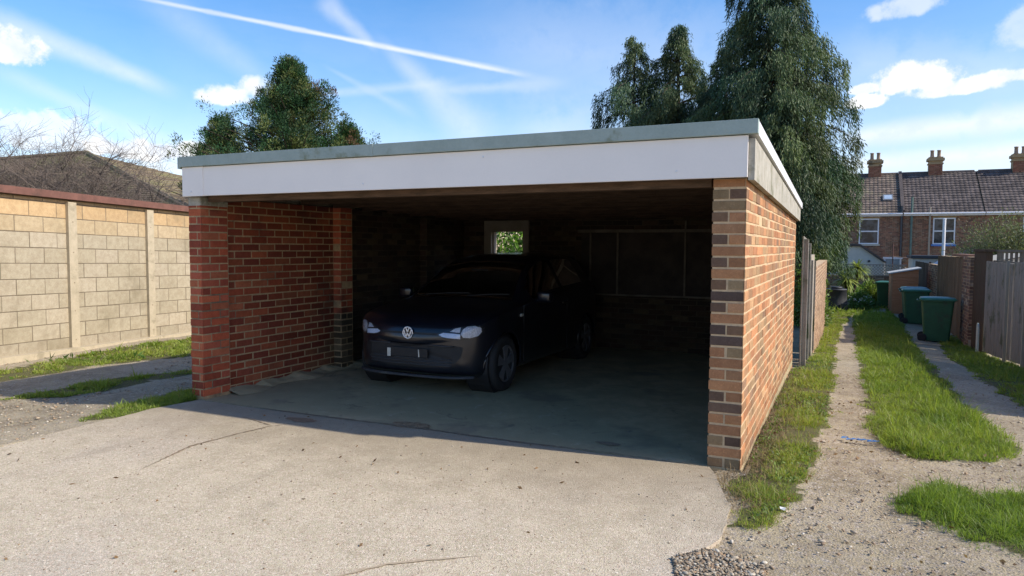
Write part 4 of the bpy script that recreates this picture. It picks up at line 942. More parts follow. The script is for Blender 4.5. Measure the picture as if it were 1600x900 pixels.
gbox(p, U0_-.1, U1_, -4.5, -.2, 2.17, 2.225); p.build('roof', M['lead'], bg_)

# ------------------------------------------------------------ right side of the alley
def fencebox(name, mat, parent, a, b_, bev=.0): q_ = MB(); q_.box(a, b_, bev=bev); return q_.build(name, mat, parent)
XR = 3.22
gt = thing('board_gate', 'tall grey weathered vertical board gate at the right edge of the alley', 'gate', (XR, 9.7, -.55))
def boards(parent, x, ya, yb, z0, z1, wd=.11, mat='wood_grey', name='board', one=True, th=.02, slope=0.):
    q_ = MB(); y = ya; 
    while y < yb-.02:
        zz0 = float(H(x, y))+z0; t_ = random.uniform(-.012, .012); q_.box((x-th/2+random.uniform(-.004, .004), y, zz0), (x+th/2, min(y+wd-.008, yb), z1+t_-slope*(y-ya)), c=(1,)*3); y += wd
    return q_.build(name, M[mat], parent)
boards(gt, XR, 9.75, 12.3, .04, 1.23); boards(gt, XR, 8.75, 9.66, .04, 1.255)
q_ = MB(); q_.box((XR+.015, 9.75, -.2), (XR+.055, 12.3, -.1)); q_.box((XR+.015, 9.75, .8), (XR+.055, 12.3, .9)); q_.build('rail', M['wood_grey'], gt)
gpst = thing('pale_post', 'slim pale post standing in front of the grey board gate', 'post', (3.13, 9.7, -.5)); q_ = MB(); q_.box((3.10, 9.66, -.62), (3.15, 9.71, 1.26), bev=.006); q_.build('shaft', M['wood_pale'], gpst); q_ = MB(); q_.box((3.095, 9.655, 1.262), (3.155, 9.715, 1.28)); q_.build('cap', M['wood_grey'], gpst)
gp2 = thing('pale_post', 'pale timber post at the extreme right edge before the old brick pier', 'post', (3.15, 8.42, -.38)); q_ = MB(); q_.box((3.12, 8.40, -.5), (3.18, 8.46, 1.30), bev=.006); q_.build('shaft', M['wood_pale'], gp2); q_ = MB(); q_.box((3.115, 8.395, 1.302), (3.185, 8.465, 1.32)); q_.build('cap', M['wood_grey'], gp2)
def brickbox(name, label, cat, x0, x1, y0, y1, z0, z1, pal, group=None, faces='LS', tname='brick_pier', mortar='mortar_red', bmat='brick_in', cap=None):
    t_ = thing(tname, label, cat, (x0, y0, z0), group); q_ = MB(); q_.box((x0+.006, y0+.006, z0), (x1-.006, y1-.006, z1-.001)); w_ = q_.build('core', M[mortar], t_)
    b_ = MB()
    if 'L' in faces: lay(b_, None, (x0+.006, y1, z0), (0, -1, 0), (-1, 0, 0), y1-y0, z1-z0, pal=pal, bond='mixed')
    if 'R' in faces: lay(b_, None, (x1-.006, y0, z0), (0, 1, 0), (1, 0, 0), y1-y0, z1-z0, pal=pal, bond='mixed')
    if 'S' in faces: lay(b_, None, (x0, y0+.006, z0), (1, 0, 0), (0, -1, 0), x1-x0, z1-z0, pal=pal, bond='mixed')
    b_.build('brickwork', M[bmat], w_)
    if cap: q_ = MB(); q_.box((x0-.02, y0-.02, z1), (x1+.02, y1+.02, z1+cap), bev=.01); q_.build('coping', M['post_conc'], t_)
    return t_
PAL_G = [(.23, .13, .09), (.29, .17, .12), (.15, .11, .09), (.36, .29, .22), (.20, .15, .12), (.18, .10, .075)]
brickbox('', 'old brick pier between the board gate and the frame edge', 'pier', 3.24, 3.56, 8.5, 8.72, -.6, 1.22, PAL_G)
brickbox('', 'old brick garden wall running beyond the right frame edge', 'wall', 3.26, 3.48, 3.2, 8.38, -.6, 1.25, PAL_G, tname='garden_wall', faces='LS')
dp = thing('timber_post', 'thick dark brown timber post rising above the gate beside the brick pier', 'post', (3.3, 13.2, -.7)); q_ = MB(); q_.box((3.22, 12.42, -.75), (3.34, 13.85, 1.42), bev=.01); q_.build('shaft', M['wood_brown'], dp); q_ = MB(); q_.box((3.20, 12.40, 1.422), (3.36, 13.87, 1.48), bev=.008); q_.build('cap', M['wood_brown'], dp)
brickbox('', 'stained brick pier behind the nearest green wheelie bin', 'pier', 3.16, 3.50, 13.9, 15.1, -.85, 1.30, PAL_G)
sw = thing('garden_wall', 'brown reed covered garden wall behind the green wheelie bins', 'wall', (3.28, 15.1, -.8)); q_ = MB(); q_.box((3.30, 15.12, -.9), (3.5, 21.2, 1.27)); q_.build('core', M['mortar_red'], sw)
q_ = MB(); y = 15.13
while y < 21.2: q_.box((3.275+random.uniform(0, .012), y, -.85), (3.298, y+.035, 1.24+random.uniform(-.03, .04)), bev=0); y += .042
q_.build('reed_screen', M['reed'], sw); q_ = MB(); q_.box((3.27, 15.12, 1.285), (3.53, 17.9, 1.35), bev=.01); q_.build('coping', simple('terracotta_coping', (.30, .15, .09), (.22, .11, .07), 8, .8), sw)
w3 = brickbox('', 'low dark brick wall between the reed screen and the timber panel', 'wall', 3.32, 3.5, 21.25, 24.4, -.9, .96, PAL_G, tname='garden_wall', faces='LS')
dpn = thing('fence_panel', 'dark brown timber panel beside the orange shed', 'fence', (3.34, 24.5, -.9)); boards(dpn, 3.34, 24.5, 29.5, 0, .97, .2, 'wood_brown', 'board'); q_ = MB(); q_.box((3.36, 24.45, -.9), (3.42, 24.55, 1.02)); q_.build('post', M['wood_brown'], dpn)
tr = thing('trellis_fence', 'open square trellis rising behind the grey board gate', 'trellis', (3.42, 9, 1)); q_ = MB(); q_.box((3.40, 8.4, 1.43), (3.45, 12.75, 1.47)); q_.box((3.40, 8.4, 1.22), (3.45, 12.75, 1.25)); q_.build('rail', M['moss_wood'], tr)
for y in np.arange(8.6, 12.7, .42): fencebox('baluster', M['moss_wood'], tr, (3.405, y, 1.251), (3.445, y+.05, 1.429))
for y in (8.45, 10.6, 12.7): fencebox('post', M['moss_wood'], tr, (3.46, y, -.6), (3.52, y+.06, 1.46))
wb = thing('white_board', 'rounded pale board leaning upright beside the grey gate', 'board', (3.12, 12.3, -.65)); q_ = MB()
prof = [(0, 0), (.20, 0), (.20, .52), (.18, .59), (.13, .63), (.07, .63), (.02, .59), (0, .52)]; q_.prism([(12.2+a, -.66+b_) for a, b_ in prof], 3.10, 3.125, 'x'); q_.build('panel', simple('pale_green_white', (.55, .60, .54), (.45, .50, .44), 6, .7), wb); q_ = MB(); q_.box((3.126, 12.28, -.62), (3.145, 12.31, -.15)); q_.build('backing_batten', M['wood_grey'], wb)
# wheelie bins
def make_bin(lidmat):
    t_ = thing('wheelie_bin', 'x', 'bin', (0, 0, 0), 'green wheelie bins along the alley')
    def ring(hx, hy, z, oy=0, n=6, r=.05):
        pts = []
        for cx_, cy_, a0 in ((hx-r, hy-r, 0), (-hx+r, hy-r, 1), (-hx+r, -hy+r, 2), (hx-r, -hy+r, 3)):
            for k in range(n): a = (a0+k/(n-1))*math.pi/2; pts.append((cx_+r*math.cos(a), cy_+oy+r*math.sin(a), z))
        return pts
    def loft(rings):
        q = MB(); V = sum(rings, []); n = len(rings[0]); q.add(V, [(i*n+k, i*n+(k+1) % n, (i+1)*n+(k+1) % n, (i+1)*n+k) for i in range(len(rings)-1) for k in range(n)]+[tuple(range(n))[::-1], tuple(range((len(rings)-1)*n, len(rings)*n))]); return q
    loft([ring(.235, .26, .03), ring(.24, .27, .10), ring(.275, .335, .93), ring(.28, .34, .97), ring(.30, .36, .972), ring(.30, .36, .995)]).build('body', M['bin'], t_, False, local=True)
    ld = loft([ring(.31, .385, .998, -.01), ring(.315, .39, 1.02, -.01), ring(.29, .36, 1.055, 0), ring(.18, .24, 1.075, 0)]).build('lid', M[lidmat], t_, False, local=True)
    q = MB(); q.tube([(-.24, .42, .985), (.24, .42, .985)], .016, 8); q.box((-.26, .34, .965), (-.22, .43, 1.0)); q.box((.22, .34, .965), (.26, .43, 1.0)); q.build('handle', M['bin'], t_, local=True)
    for s_ in (-1, 1):
        q = MB(); q.lathe([(.06, -.025), (.095, -.025), (.10, -.015), (.10, .015), (.095, .025), (.06, .025)], (s_*.25, .30, .10), 'x', 20); q.build('wheel', M['rubber'], t_, True, local=True)
    q = MB(); q.tube([(-.24, .30, .10), (.24, .30, .10)], .012, 6); q.build('axle', M['rubber'], t_, local=True)
    return t_
def placebin(t_, x, y, rz_, label):
    t_.location = (x, y, float(H(x, y))-.015); t_.rotation_euler = (0, 0, rz_); t_['label'] = label
def copytree(o):
    c = o.copy(); COL.objects.link(c)
    for ch in o.children: k = ch.copy(); COL.objects.link(k); k.parent = c
    return c
b1 = make_bin('bin_lid'); b2 = copytree(b1); b4 = copytree(b1); b3 = make_bin('bin_lid_blue')
placebin(b1, 2.66, 14.95, R(62+24), 'nearest and largest green wheelie bin, by the stained brick pier')
placebin(b2, 2.60, 19.85, R(66+24), 'darker green wheelie bin, middle of the three before the shed')
placebin(b3, 2.66, 21.3, R(66+24), 'green wheelie bin with bluish lid half hidden behind the middle bin')
placebin(b4, 2.13, 26.0, R(80), 'distant green wheelie bin peeping out left of the orange shed')
# shed
sh = thing('wooden_shed', 'small orange stained wooden shed with pale felt roof in the alley', 'shed', (2.15, 23.6, -.85))
q_ = MB(); x0, x1, y0, y1 = 2.15, 2.98, 23.7, 25.1; zz = -.85
q_.prism([(x0, zz), (x1, zz), (x1, .78), (x0, .60)], y0, y1, 'y'); bd_ = q_.build('wall', M['shed'], sh)
q_ = MB()
for k in range(13):
    z = zz+.06+k*.115
    if z < .58: q_.prism([(y0-.002, z), (y0-.020, z+.002), (y0-.004, z+.11)], x0, x1, 'x'); q_.prism([(x0-.002, z), (x0-.020, z+.002), (x0-.004, z+.11)], y0, y1, 'y')
q_.build('cladding', M['shed'], bd_)
q_ = MB(); q_.prism([(x0-.10, .585), (x1+.08, .785), (x1+.08, .825), (x0-.10, .625)], y0-.08, y1+.08, 'y'); q_.build('roof', M['shed_roof'], sh)
q_ = MB(); q_.box((x0-.03, y0-.03, zz), (x0+.03, y0+.03, .58)); q_.build('corner_trim', simple('pale_orange_trim', (.5, .27, .14), (.42, .22, .11), 5, .7), sh)
# compost bin
cx_, cy_ = .38, 24.0; cz = float(H(cx_, cy_))-.02
cb = thing('compost_bin', 'round black plastic compost bin on the grass at the end of the alley', 'compost bin', (cx_, cy_, cz))
q_ = MB(); q_.lathe([(.42, 0), (.42, .04), (.41, .06), (.37, .40), (.345, .74), (.36, .75), (.36, .78), (.33, .80)], (cx_, cy_, cz), 'z', 32); q_.build('body', M['black_plastic'], cb, True)
q_ = MB(); q_.lathe([(.20, .802), (.20, .86), (.18, .875), (.01, .88)], (cx_, cy_, cz), 'z', 28); q_.build('lid', M['black_plastic'], cb, True)
q_ = MB(); q_.box((cx_+.16, cy_-.52, cz+.0), (cx_+.38, cy_-.36, cz+.30), bev=.02); q_.build('hatch', M['black_plastic'], cb)
pt = thing('wood_offcut', 'short dark board lying on grass beside the black compost bin', 'board', (.95, 23.5, -.8)); q_ = MB(); q_.box((.82, 23.45, -.80), (1.10, 23.6, -.70), bev=.01); q_.build('plank', M['wood_brown'], pt)
for k, (x, y) in enumerate(((1.66, 22.9), (1.74, 23.6), (1.80, 24.3), (1.84, 25.0))):
    z = float(H(x, y)); q_ = MB(); q_.box((x-.26, y-.22, z-.03), (x+.24, y+.24, z+.03), bev=.012)
    tagp(q_.build('stepping_slab', M['slabstone']), ['nearest stepping slab at the end of the grass', 'second stepping slab from the grass', 'third stepping slab from the grass', 'farthest stepping slab, next to the distant green bin'][k], 'paving slab', 'stepping slabs by the shed')
# left side of the alley: fence, gate, wall
lf = thing('timber_fence', 'tall grey weathered fence at the rear corner of the brick garage', 'fence', (.1, 5.5, -.15))
for y in (5.36, 5.62, 5.92, 6.2): fencebox('board', M['wood_grey'], lf, (.06+random.uniform(0, .02), y, float(H(.1, y))-.1), (.095, y+.22, 1.64-.03*(y-5.3)), .004)
fencebox('post', M['wood_grey'], lf, (.095, 5.40, -.3), (.155, 5.47, 1.60), .006); fencebox('post', M['wood_grey'], lf, (.095, 6.32, -.3), (.15, 6.40, 1.55), .006)
lg = thing('side_gate', 'lower round topped wooden gate beyond the tall grey fence', 'gate', (.15, 7, -.2)); q_ = MB(); prof = [(0, 0), (1.35, 0), (1.35, 1.52), (1.30, 1.60), (1.2, 1.63), (.1, 1.63), (.03, 1.60), (0, 1.5)]; q_.prism([(6.55+a, -.25+b_) for a, b_ in prof], .12, .15, 'x'); q_.build('panel', M['wood_pale'], lg)
q_ = MB(); q_.box((.151, 6.6, -.15), (.175, 6.68, 1.3)); q_.box((.151, 7.80, -.2), (.175, 7.88, 1.28)); q_.build('stile', M['wood_grey'], lg)
brickbox('', 'sunlit tan brick garden wall on the left of the alley before the compost bin', 'wall', -.06, .16, 8.1, 17.4, -.85, 1.15, [(.40, .27, .17), (.34, .21, .13), (.44, .31, .2), (.30, .2, .13)], tname='garden_wall', faces='RS', mortar='mortar', bmat='brick')

# ------------------------------------------------------------ terraced houses
HY = 47.0; RY = 51.0
def house(x0, x1, label, tile, win, sill, chim, bottom=-2.6, light=True):
    t_ = thing('terraced_house', label, 'house', (x0, HY, bottom), 'brick terraced houses beyond the alley')
    x0 += .004; ez, rzz = 3.72, 6.52
    q = MB()
    q.prism([(HY, bottom), (HY+8, bottom), (HY+8, ez), (RY, rzz-.06), (HY, ez)], x0, x1, 'x'); w_ = q.build('wall', M['mortar_red'], t_)
    b_ = MB(); lay(b_, None, (x0, HY, bottom), (1, 0, 0), (0, -1, 0), x1-x0, ez-bottom, pal=PAL_HOUSE, bond='mixed', depth=.008, j=.012, bl=.225, bh=.07); b_.build('brickwork', M['brick_in'], w_)
    # roof tiles: stepped, waved courses
    ang = math.atan2(rzz-ez, RY-HY); SL = math.hypot(rzz-ez, RY-HY)+.25; rows = 17; V = []; Fr = []; cc = []
    xt = np.arange(x0, x1+.001, .05); nc = len(xt)
    for r in range(rows):
        s0 = -.25+r*SL/rows; s1 = s0+SL/rows+.03
        tcol = np.repeat(rng.uniform(.7, 1.3, nc//5+2), 5)[:nc]
        wv = .022*np.abs(np.sin(xt*math.pi/.25+(r % 2)*.0))
        for s_, lift in ((s0, .045), (s1, .005)):
            yy = HY+s_*math.cos(ang); z_ = ez+s_*math.sin(ang)+.08
            V += [(xt[k], yy-math.sin(ang)*(wv[k]+lift), z_+math.cos(ang)*(wv[k]+lift)) for k in range(nc)]; cc += [(tcol[k],)*3 for k in range(nc)]
        V += [(xt[k], HY+s0*math.cos(ang), ez+s0*math.sin(ang)+.06) for k in range(nc)]; cc += [(tcol[k]*.6,)*3 for k in range(nc)]
        o_ = r*3*nc
        for k in range(nc-1): Fr += [(o_+k, o_+k+1, o_+nc+k+1, o_+nc+k), (o_+2*nc+k, o_+2*nc+k+1, o_+k+1, o_+k)]
    rf = mk('roof', V, Fr, M[tile], t_, False, np.array(cc))
    q = MB(); q.tube([(x0+.1, RY, rzz+.07), (x1-.1, RY, rzz+.07)], .12, 8); q.prism([(RY+.02, rzz), (HY+8.2, ez), (HY+8.2, ez+.1), (RY+.02, rzz+.1)], x0, x1, 'x'); q.build('ridge', M[tile], rf)
    q = MB(); q.tube([(x0+.02, HY-.28, ez-.03), (x1-.02, HY-.28, ez-.03)], .06, 8); q.build('gutter', M['upvc'] , rf)
    q = MB(); q.box((x0+.01, HY-.22, ez-.16), (x1-.01, HY-.02, ez-.02)); q.build('soffit', M['upvc'], rf)
    if chim is not None:
        cx = chim; q = MB(); q.box((cx-.40, RY-.35, rzz-.5), (cx+.40, RY+.35, rzz+.85)); q.box((cx-.45, RY-.40, rzz+.62), (cx+.45, RY+.40, rzz+.70)); q.box((cx-.50, RY-.45, rzz+.85), (cx+.50, RY+.45, rzz+1.02)); q.box((cx-.42, RY-.38, rzz+1.022), (cx+.42, RY+.38, rzz+1.10))
        ch = q.build('chimney', M['mortar_red'], rf)
        b_ = MB(); lay(b_, None, (cx-.40, RY-.355, rzz-.1), (1, 0, 0), (0, -1, 0), .80, .72, pal=[(.30, .12, .08), (.24, .10, .07), (.34, .16, .11)], bond='mixed', depth=.01)
        b_.build('brickwork', M['brick_in'], ch)
        for k in (-1, 1): q = MB(); q.lathe([(.12, 0), (.13, .05), (.11, .10), (.105, .40), (.125, .42), (.125, .48), (.09, .48)], (cx+k*.20, RY, rzz+1.10), 'z', 14); q.build('chimney_pot', M['pot'], rf, True)
    for (wx0, wx1, wz0, wz1) in win:
        q = MB(); f = .07; y0_, y1_ = HY-.035, HY+.02
        q.box((wx0, y0_, wz0), (wx0+f, y1_, wz1)); q.box((wx1-f, y0_, wz0), (wx1, y1_, wz1)); q.box((wx0+f, y0_, wz1-f), (wx1-f, y1_, wz1)); q.box((wx0+f, y0_, wz0), (wx1-f, y1_, wz0+f)); q.box((wx0+f, y0_-.015, (wz0+wz1)/2-.04), (wx1-f, y1_, (wz0+wz1)/2+.04))
        wn = q.build('window', M['upvc'], w_)
        for za, zb_ in ((wz0+f, (wz0+wz1)/2-.04), ((wz0+wz1)/2+.04, wz1-f)): q = MB(); q.box((wx0+f, HY-.018, za), (wx1-f, HY-.010, zb_)); q.build('pane', M['win'], w_)
        q = MB(); q.box((wx0-.08, HY-.10, wz0-.12), (wx1+.08, HY-.004, wz0-.005)); q.build('sill', M[sill], w_)
        q = MB(); q.box((wx0-.06, HY-.014, wz1+.005), (wx1+.06, HY-.009, wz1+.16)); q.build('lintel', M['mortar_red'], w_)
    return t_, rf, w_
hA, rfA, wA = house(-.9, 3.92, 'left terraced house with mossy tiled roof and small skylight', 'tile_a', [(1.45, 2.60, 1.78, 3.42)], 'stone_sill', 2.38)
hB, rfB, wB = house(3.95, 8.35, 'middle terraced house with dark tiled roof and blue window sill', 'tile_b', [(5.62, 6.82, 1.78, 3.42)], 'blue_sill', 6.0)
hC, rfC, wC = house(8.36, 12.8, 'right terraced house with dark roof half hidden behind the olive bush', 'tile_b', [(10.3, 11.5, 1.78, 3.42)], 'stone_sill', 10.7)
def onroof(y): return 3.72+.11+(y-HY)*(6.52-3.72)/(RY-HY)
q_ = MB(); ang = math.atan2(2.8, 4); Mx = Matrix.Translation((3.12, 48.35, onroof(48.35)+.06)) @ Matrix.Rotation(ang, 4, 'X'); q_.box((-.30, -.32, -.04), (.30, .32, .05), M=Mx); sk = q_.build('skylight', M['lead'], rfA)
q_ = MB(); q_.box((-.22, -.24, .051), (.22, .24, .058), M=Mx); q_.build('skylight_pane', M['clearish'], rfA)
q_ = MB(); Mx = Matrix.Translation((3.93, 49, onroof(49)+.10)) @ Matrix.Rotation(ang, 4, 'X'); q_.box((-.10, -2.5, -.04), (.10, 2.45, .06), M=Mx); q_.build('party_wall_verge', M['tile_b'], rfA)
for x, m_, z1_, nm, lab in ((3.86, 'pipe', 4.2, 'drainpipe', 0), (4.42, 'pipe_green', 4.75, 'vent_pipe', 0)):
    q_ = MB(); q_.tube([(x, HY-.16, -2.4), (x, HY-.16, z1_)], .065, 8); q_.build(nm, M[m_], wA if x < 3.9 else wB)
q_ = MB(); q_.tube([(5.42, HY-.2, .9), (5.42, HY-.2, 4.1)], .05, 8); q_.build('waste_pipe', M['wood_pale'], wB)
ps = thing('white_pole', 'tall white pole standing in front of the middle terraced house', 'pole', (5.1, 38, -2)); q_ = MB(); q_.tube([(5.25, 38, -2), (5.25, 38, 3.0)], .075, 10); q_.build('shaft', M['upvc'], ps); q_ = MB(); q_.lathe([(.085, 3.0), (.085, 3.05), (.02, 3.07)], (5.25, 38, 0), 'z', 10); q_.build('cap', M['upvc'], ps)
# white extension in front of the left house
ex = thing('lean_to_extension', 'cream rendered gabled extension below the left house window', 'extension', (.2, 42.5, -2.3))
q_ = MB(); q_.prism([(-.8, -2.4), (2.72, -2.4), (2.72, .68), (1.45, 1.62), (-.8, 1.62)], 42.0, 46.9, 'y'); q_.build('wall', M['render'], ex)
q_ = MB(); q_.prism([(2.85, .63), (2.85, .72), (1.45, 1.76), (-.9, 1.76), (-.9, 1.64), (1.45, 1.64)], 41.85, 46.9, 'y'); q_.build('roof', M['tile_b'], ex)
q_ = MB(); q_.lathe([(.07, 0), (.07, -.06), (.02, -.07)], (1.95, 41.99, .75), 'y', 12); q_.build('vent', M['pipe'], ex)
q_ = MB(); q_.box((2.78, 43.5, -2.3), (3.72, 43.58, .92)); q_.box((2.74, 43.46, .88), (3.78, 43.6, .98)); q_.build('door_frame', M['upvc'], ex); q_ = MB(); q_.box((2.88, 43.47, -2.2), (3.62, 43.49, .86)); q_.build('glazed_door', simple('blue_grey_glass', (.20, .27, .30), (.16, .22, .25), 2, .2), ex)
tp = thing('rusty_pole', 'thin rusty pole with a short crossbar in front of the houses', 'pole', (2.9, 38.5, -2)); q_ = MB(); q_.tube([(2.98, 38.5, -2), (2.98, 38.5, 1.75)], .03, 6); q_.build('shaft', M['rust_brown'], tp); q_ = MB(); q_.tube([(2.8, 38.5, 1.08), (3.65, 38.5, 1.0)], .025, 6); q_.build('crossbar', M['pot'], tp)
# small outbuildings between houses and alley, on the right
o1 = thing('dark_outbuilding', 'low outbuilding with dark flat roof below the blue window sill', 'outbuilding', (5, 40, -2)); q_ = MB(); q_.box((4.05, 40, -2.3), (7.6, 43, .95)); q_.build('wall', M['render'], o1); q_ = MB(); q_.box((3.95, 39.9, .952), (6.9, 43.1, 1.12), bev=.02); q_.build('roof', M['pipe'], o1)
o2 = thing('glass_lean_to', 'small pale blue sheeted lean to roof behind the alley wall', 'conservatory', (5, 33, -1.5)); q_ = MB(); q_.prism([(3.75, .15), (4.9, .95), (5.35, .75), (5.35, .70), (4.9, .88), (3.75, .08)], 33, 36, 'y'); q_.build('roof', M['clearish'], o2); q_ = MB(); q_.prism([(3.85, -1.8), (5.3, -1.8), (5.3, .68), (4.9, .86), (3.85, .12)], 33.1, 35.9, 'y'); q_.build('wall', M['render'], o2)
o3 = thing('ridged_roof_shed', 'shed with dark tiled gable roof left of the olive bush', 'shed', (6.5, 36, -1.8)); q_ = MB(); q_.prism([(5.5, .75), (6.6, 1.42), (7.6, .75), (7.6, -1.9), (5.5, -1.9)], 36, 39, 'y'); q_.build('wall', M['wood_brown'], o3); q_ = MB(); q_.prism([(5.35, .70), (6.6, 1.46), (7.75, .70), (7.75, .80), (6.6, 1.57), (5.35, .80)], 35.9, 39.1, 'y'); q_.build('roof', M['tile_b'], o3)
o4 = thing('corrugated_shed', 'low shed with pale corrugated roof behind the dark timber post', 'shed', (6, 26, -1)); q_ = MB(); V = []
for k in range(61):
    y = 24+k*.08; V += [(4.6, y, .95+.02*(k % 2)), (6.4, y, 1.32+.02*(k % 2))]
q_.add(V, [(2*k, 2*k+2, 2*k+3, 2*k+1) for k in range(60)]); q_.build('roof', simple('pale_corrugated', (.55, .50, .40), (.42, .38, .30), 6, .7), o4); q_ = MB(); q_.prism([(4.65, -1.2), (6.35, -1.2), (6.35, 1.27), (4.65, .92)], 24.1, 28.7, 'y'); q_.build('wall', M['render'], o4)
# low wall and lattice at the end of the garden
ew = brickbox('', 'dark brick garden wall under the lattice at the far end of the alley', 'wall', -1.5, 3.2, 30.0, 30.2, -1.2, .30, PAL_G, tname='garden_wall', faces='S')
lt = thing('lattice_panel', 'diamond lattice panel on top of the far garden wall', 'trellis', (1.8, 30.05, .3)); q_ = MB()
for s_ in (1, -1):
    for k in range(24):
        xa = .6+k*.13; a_ = (xa, .34); b_ = (xa+s_*.42, .76)
        if .55 < b_[0] < 3.0: q_.tube([(a_[0], 30.04+.012*s_, a_[1]), (b_[0], 30.04+.012*s_, b_[1])], .014, 4)
q_.build('lattice', M['wood_pale'], lt); q_ = MB(); q_.box((.4, 30.02, .30), (3.05, 30.07, .34)); q_.box((.4, 30.02, .76), (3.05, 30.07, .80)); q_.build('rail', M['wood_grey'], lt)

# bungalow roof behind the block garage
bn = thing('bungalow', 'brown hipped tile roofed bungalow behind the block garage wall', 'house', (-27, 12, -1))
ea = 1.9; RP = [(-44, 15.5), (-24.6, 15.0)]
q_ = MB(); q_.box((-44, 11, -1.5), (-17.4, 19, 2.39)); q_.build('wall', M['render'], bn)
def tileplane(a, b_, c, d_, rows, mb, cc):
    a, b_, c, d_ = map(np.array, (a, b_, c, d_)); a, b_, c, d_ = [v.astype(float) for v in (a, b_, c, d_)]
    nn = np.cross(b_-a, d_-a); nn /= np.linalg.norm(nn)
    if nn[2] < 0: nn = -nn
    for r in range(rows):
        t0, t1 = r/rows, min(1, (r+1.08)/rows)
        L0, R0_ = a+(d_-a)*t0, b_+(c-b_)*t0; L1, R1 = a+(d_-a)*t1, b_+(c-b_)*t1; n = max(2, int(np.linalg.norm(R0_-L0)/.3)); V = []
        for k in range(n+1): V += [L0+(R0_-L0)*k/n+nn*.035, L1+(R1-L1)*k/n+nn*.005, L0+(R0_-L0)*k/n]
        Fs = []
        for k in range(n): Fs += [(3*k, 3*k+3, 3*k+4, 3*k+1), (3*k+2, 3*k+5, 3*k+3, 3*k)]
        mb.add(V, Fs, (rng.uniform(.8, 1.2),)*3)
q_ = MB(); x0, x1 = -44.5, -16.9; y0, y1 = 10.5, 19.5; rz_ = 5.30; ea = 2.40
tileplane((x0, y0, ea), (x1, y0, ea), (-28.3, 15, rz_), (-40, 15, rz_), 38, q_, None); tileplane((x1, y0, ea), (x1, y1, ea), (-28.3, 15, rz_), (-28.3, 15, rz_), 24, q_, None); tileplane((x1, y1, ea), (x0, y1, ea), (-40, 15, rz_), (-28.3, 15, rz_), 12, q_, None)
q_.build('roof', M['tile_c'], bn)
q_ = MB(); q_.tube([(-40, 15, rz_+.03), (-28.3, 15, rz_+.03)], .1, 6); q_.tube([(-28.3, 15, rz_+.03), (x1, y0, ea+.06)], .09, 6); q_.build('ridge_tiles', M['tile_c'], bn)

# ------------------------------------------------------------ trees and plants
def weeping(name, label, bx, by, top, rad, nb, dark, group, seed, low=1.0, dens=1.0, lean=0, slope=.5, zmin=-9):
    rs = np.random.default_rng(seed); z0 = float(H(bx, by)); t_ = thing(name, label, 'tree', (bx, by, z0), group)
    q = MB(); q.tube([(bx, by, z0-.2), (bx+.1, by, z0+2), (bx+lean*.5, by+.05, top*.6), (bx+lean, by, top-.3)], [.26, .2, .11, .02], 9)
    P = []; D = []; L = []; W = []; C = []
    for i in range(nb):
        f = (i+.5)/nb; h = low+(top-low)*f**.92
        r = min(rad, (top-h)*slope+.10)*rs.choice([rs.uniform(.45, .8), rs.uniform(.75, 1.05), rs.uniform(1.0, 1.3)], p=[.4, .42, .18])+.06; r = min(r, rad+.05); az = i*2.399+rs.normal(0, .3)
        bxh = bx+lean*max(0, (h-z0)/(top-z0)); n = max(7, int(r*8)); pts = []
        rise = rs.uniform(.25, .7)
        for k in range(n+1):
            s = k/n; x = bxh+math.cos(az)*r*s; y = by+math.sin(az)*r*s; z = h+r*(rise*s-(.30+rise*.75)*s*s)+.0
            pts.append((x, y, z))
        q.tube(pts[::2] if n > 8 else pts, [max(.006, .05*(1-j/len(pts[::2] if n > 8 else pts))*min(1, r/2+.2)) for j in range(len(pts[::2] if n > 8 else pts))], 4, caps=False)
        shade = rs.uniform(.6, 1.45); hue = rs.random()
        base = np.array((.036, .078, .042))*(1-hue)+np.array((.085, .115, .040))*hue
        m_ = int(n*6.2*dens)
        for j in range(m_):
            s = rs.uniform(.10, 1.02)**.8; x, y, z = [pts[0][a_]*0 + np.interp(s*n, range(n+1), [p[a_] for p in pts]) for a_ in range(3)]
            side = rs.normal(0, .10+.10*r*s*.6); x += -math.sin(az)*side; y += math.cos(az)*side
            hl_ = rs.uniform(.20, 1.15)*(.5+.6*s)*min(1.1, .35+r*.4); ns_ = int(5+hl_*17)
            zz_ = z+rs.uniform(-.05, .10)
            k = np.arange(ns_)/ns_
            tp_ = .07*(1-k*.75); P.append(np.stack([x+rs.normal(0, 1, ns_)*tp_+math.cos(az)*.06*k, y+rs.normal(0, 1, ns_)*tp_+math.sin(az)*.06*k, zz_-k*hl_], -1))
            dd = rs.normal(0, .33, (ns_, 3)); dd[:, 2] -= .9; dd[:, 0] += math.cos(az)*.35; dd[:, 1] += math.sin(az)*.35; D.append(dd)
            L.append(rs.uniform(.09, .20, ns_)); W.append(rs.uniform(.018, .036, ns_))
            c_ = base*shade*rs.uniform(.75, 1.3); C.append(np.tile(c_, (ns_, 1))*rs.uniform(.8, 1.25, (ns_, 1)))
    q.build('trunk', M['bark'], t_)
    P = np.concatenate(P); D = np.concatenate(D); L = np.concatenate(L); W = np.concatenate(W); C = np.concatenate(C)*dark
    kz = P[:, 2] > zmin+.5*fbm(P[:, 0], P[:, 1], 2.0, 4); leafcloud(P[kz], D[kz], L[kz], W[kz], C[kz], 'crown', M['needle'], t_)
    return t_
TG = 'weeping conifers behind the garage'
weeping('weeping_conifer', 'tallest dark weeping conifer above the garage right corner', -1.85, 20.8, 12.4, 2.8, 145, 1.0, TG, 1, 1.2, 1.1, slope=.42, zmin=.45)
weeping('weeping_conifer', 'broad topped weeping conifer, second from the left behind the roof', -5.45, 23.4, 10.1, 2.7, 75, .95, TG, 2, 2.5, 1.0, slope=.62)
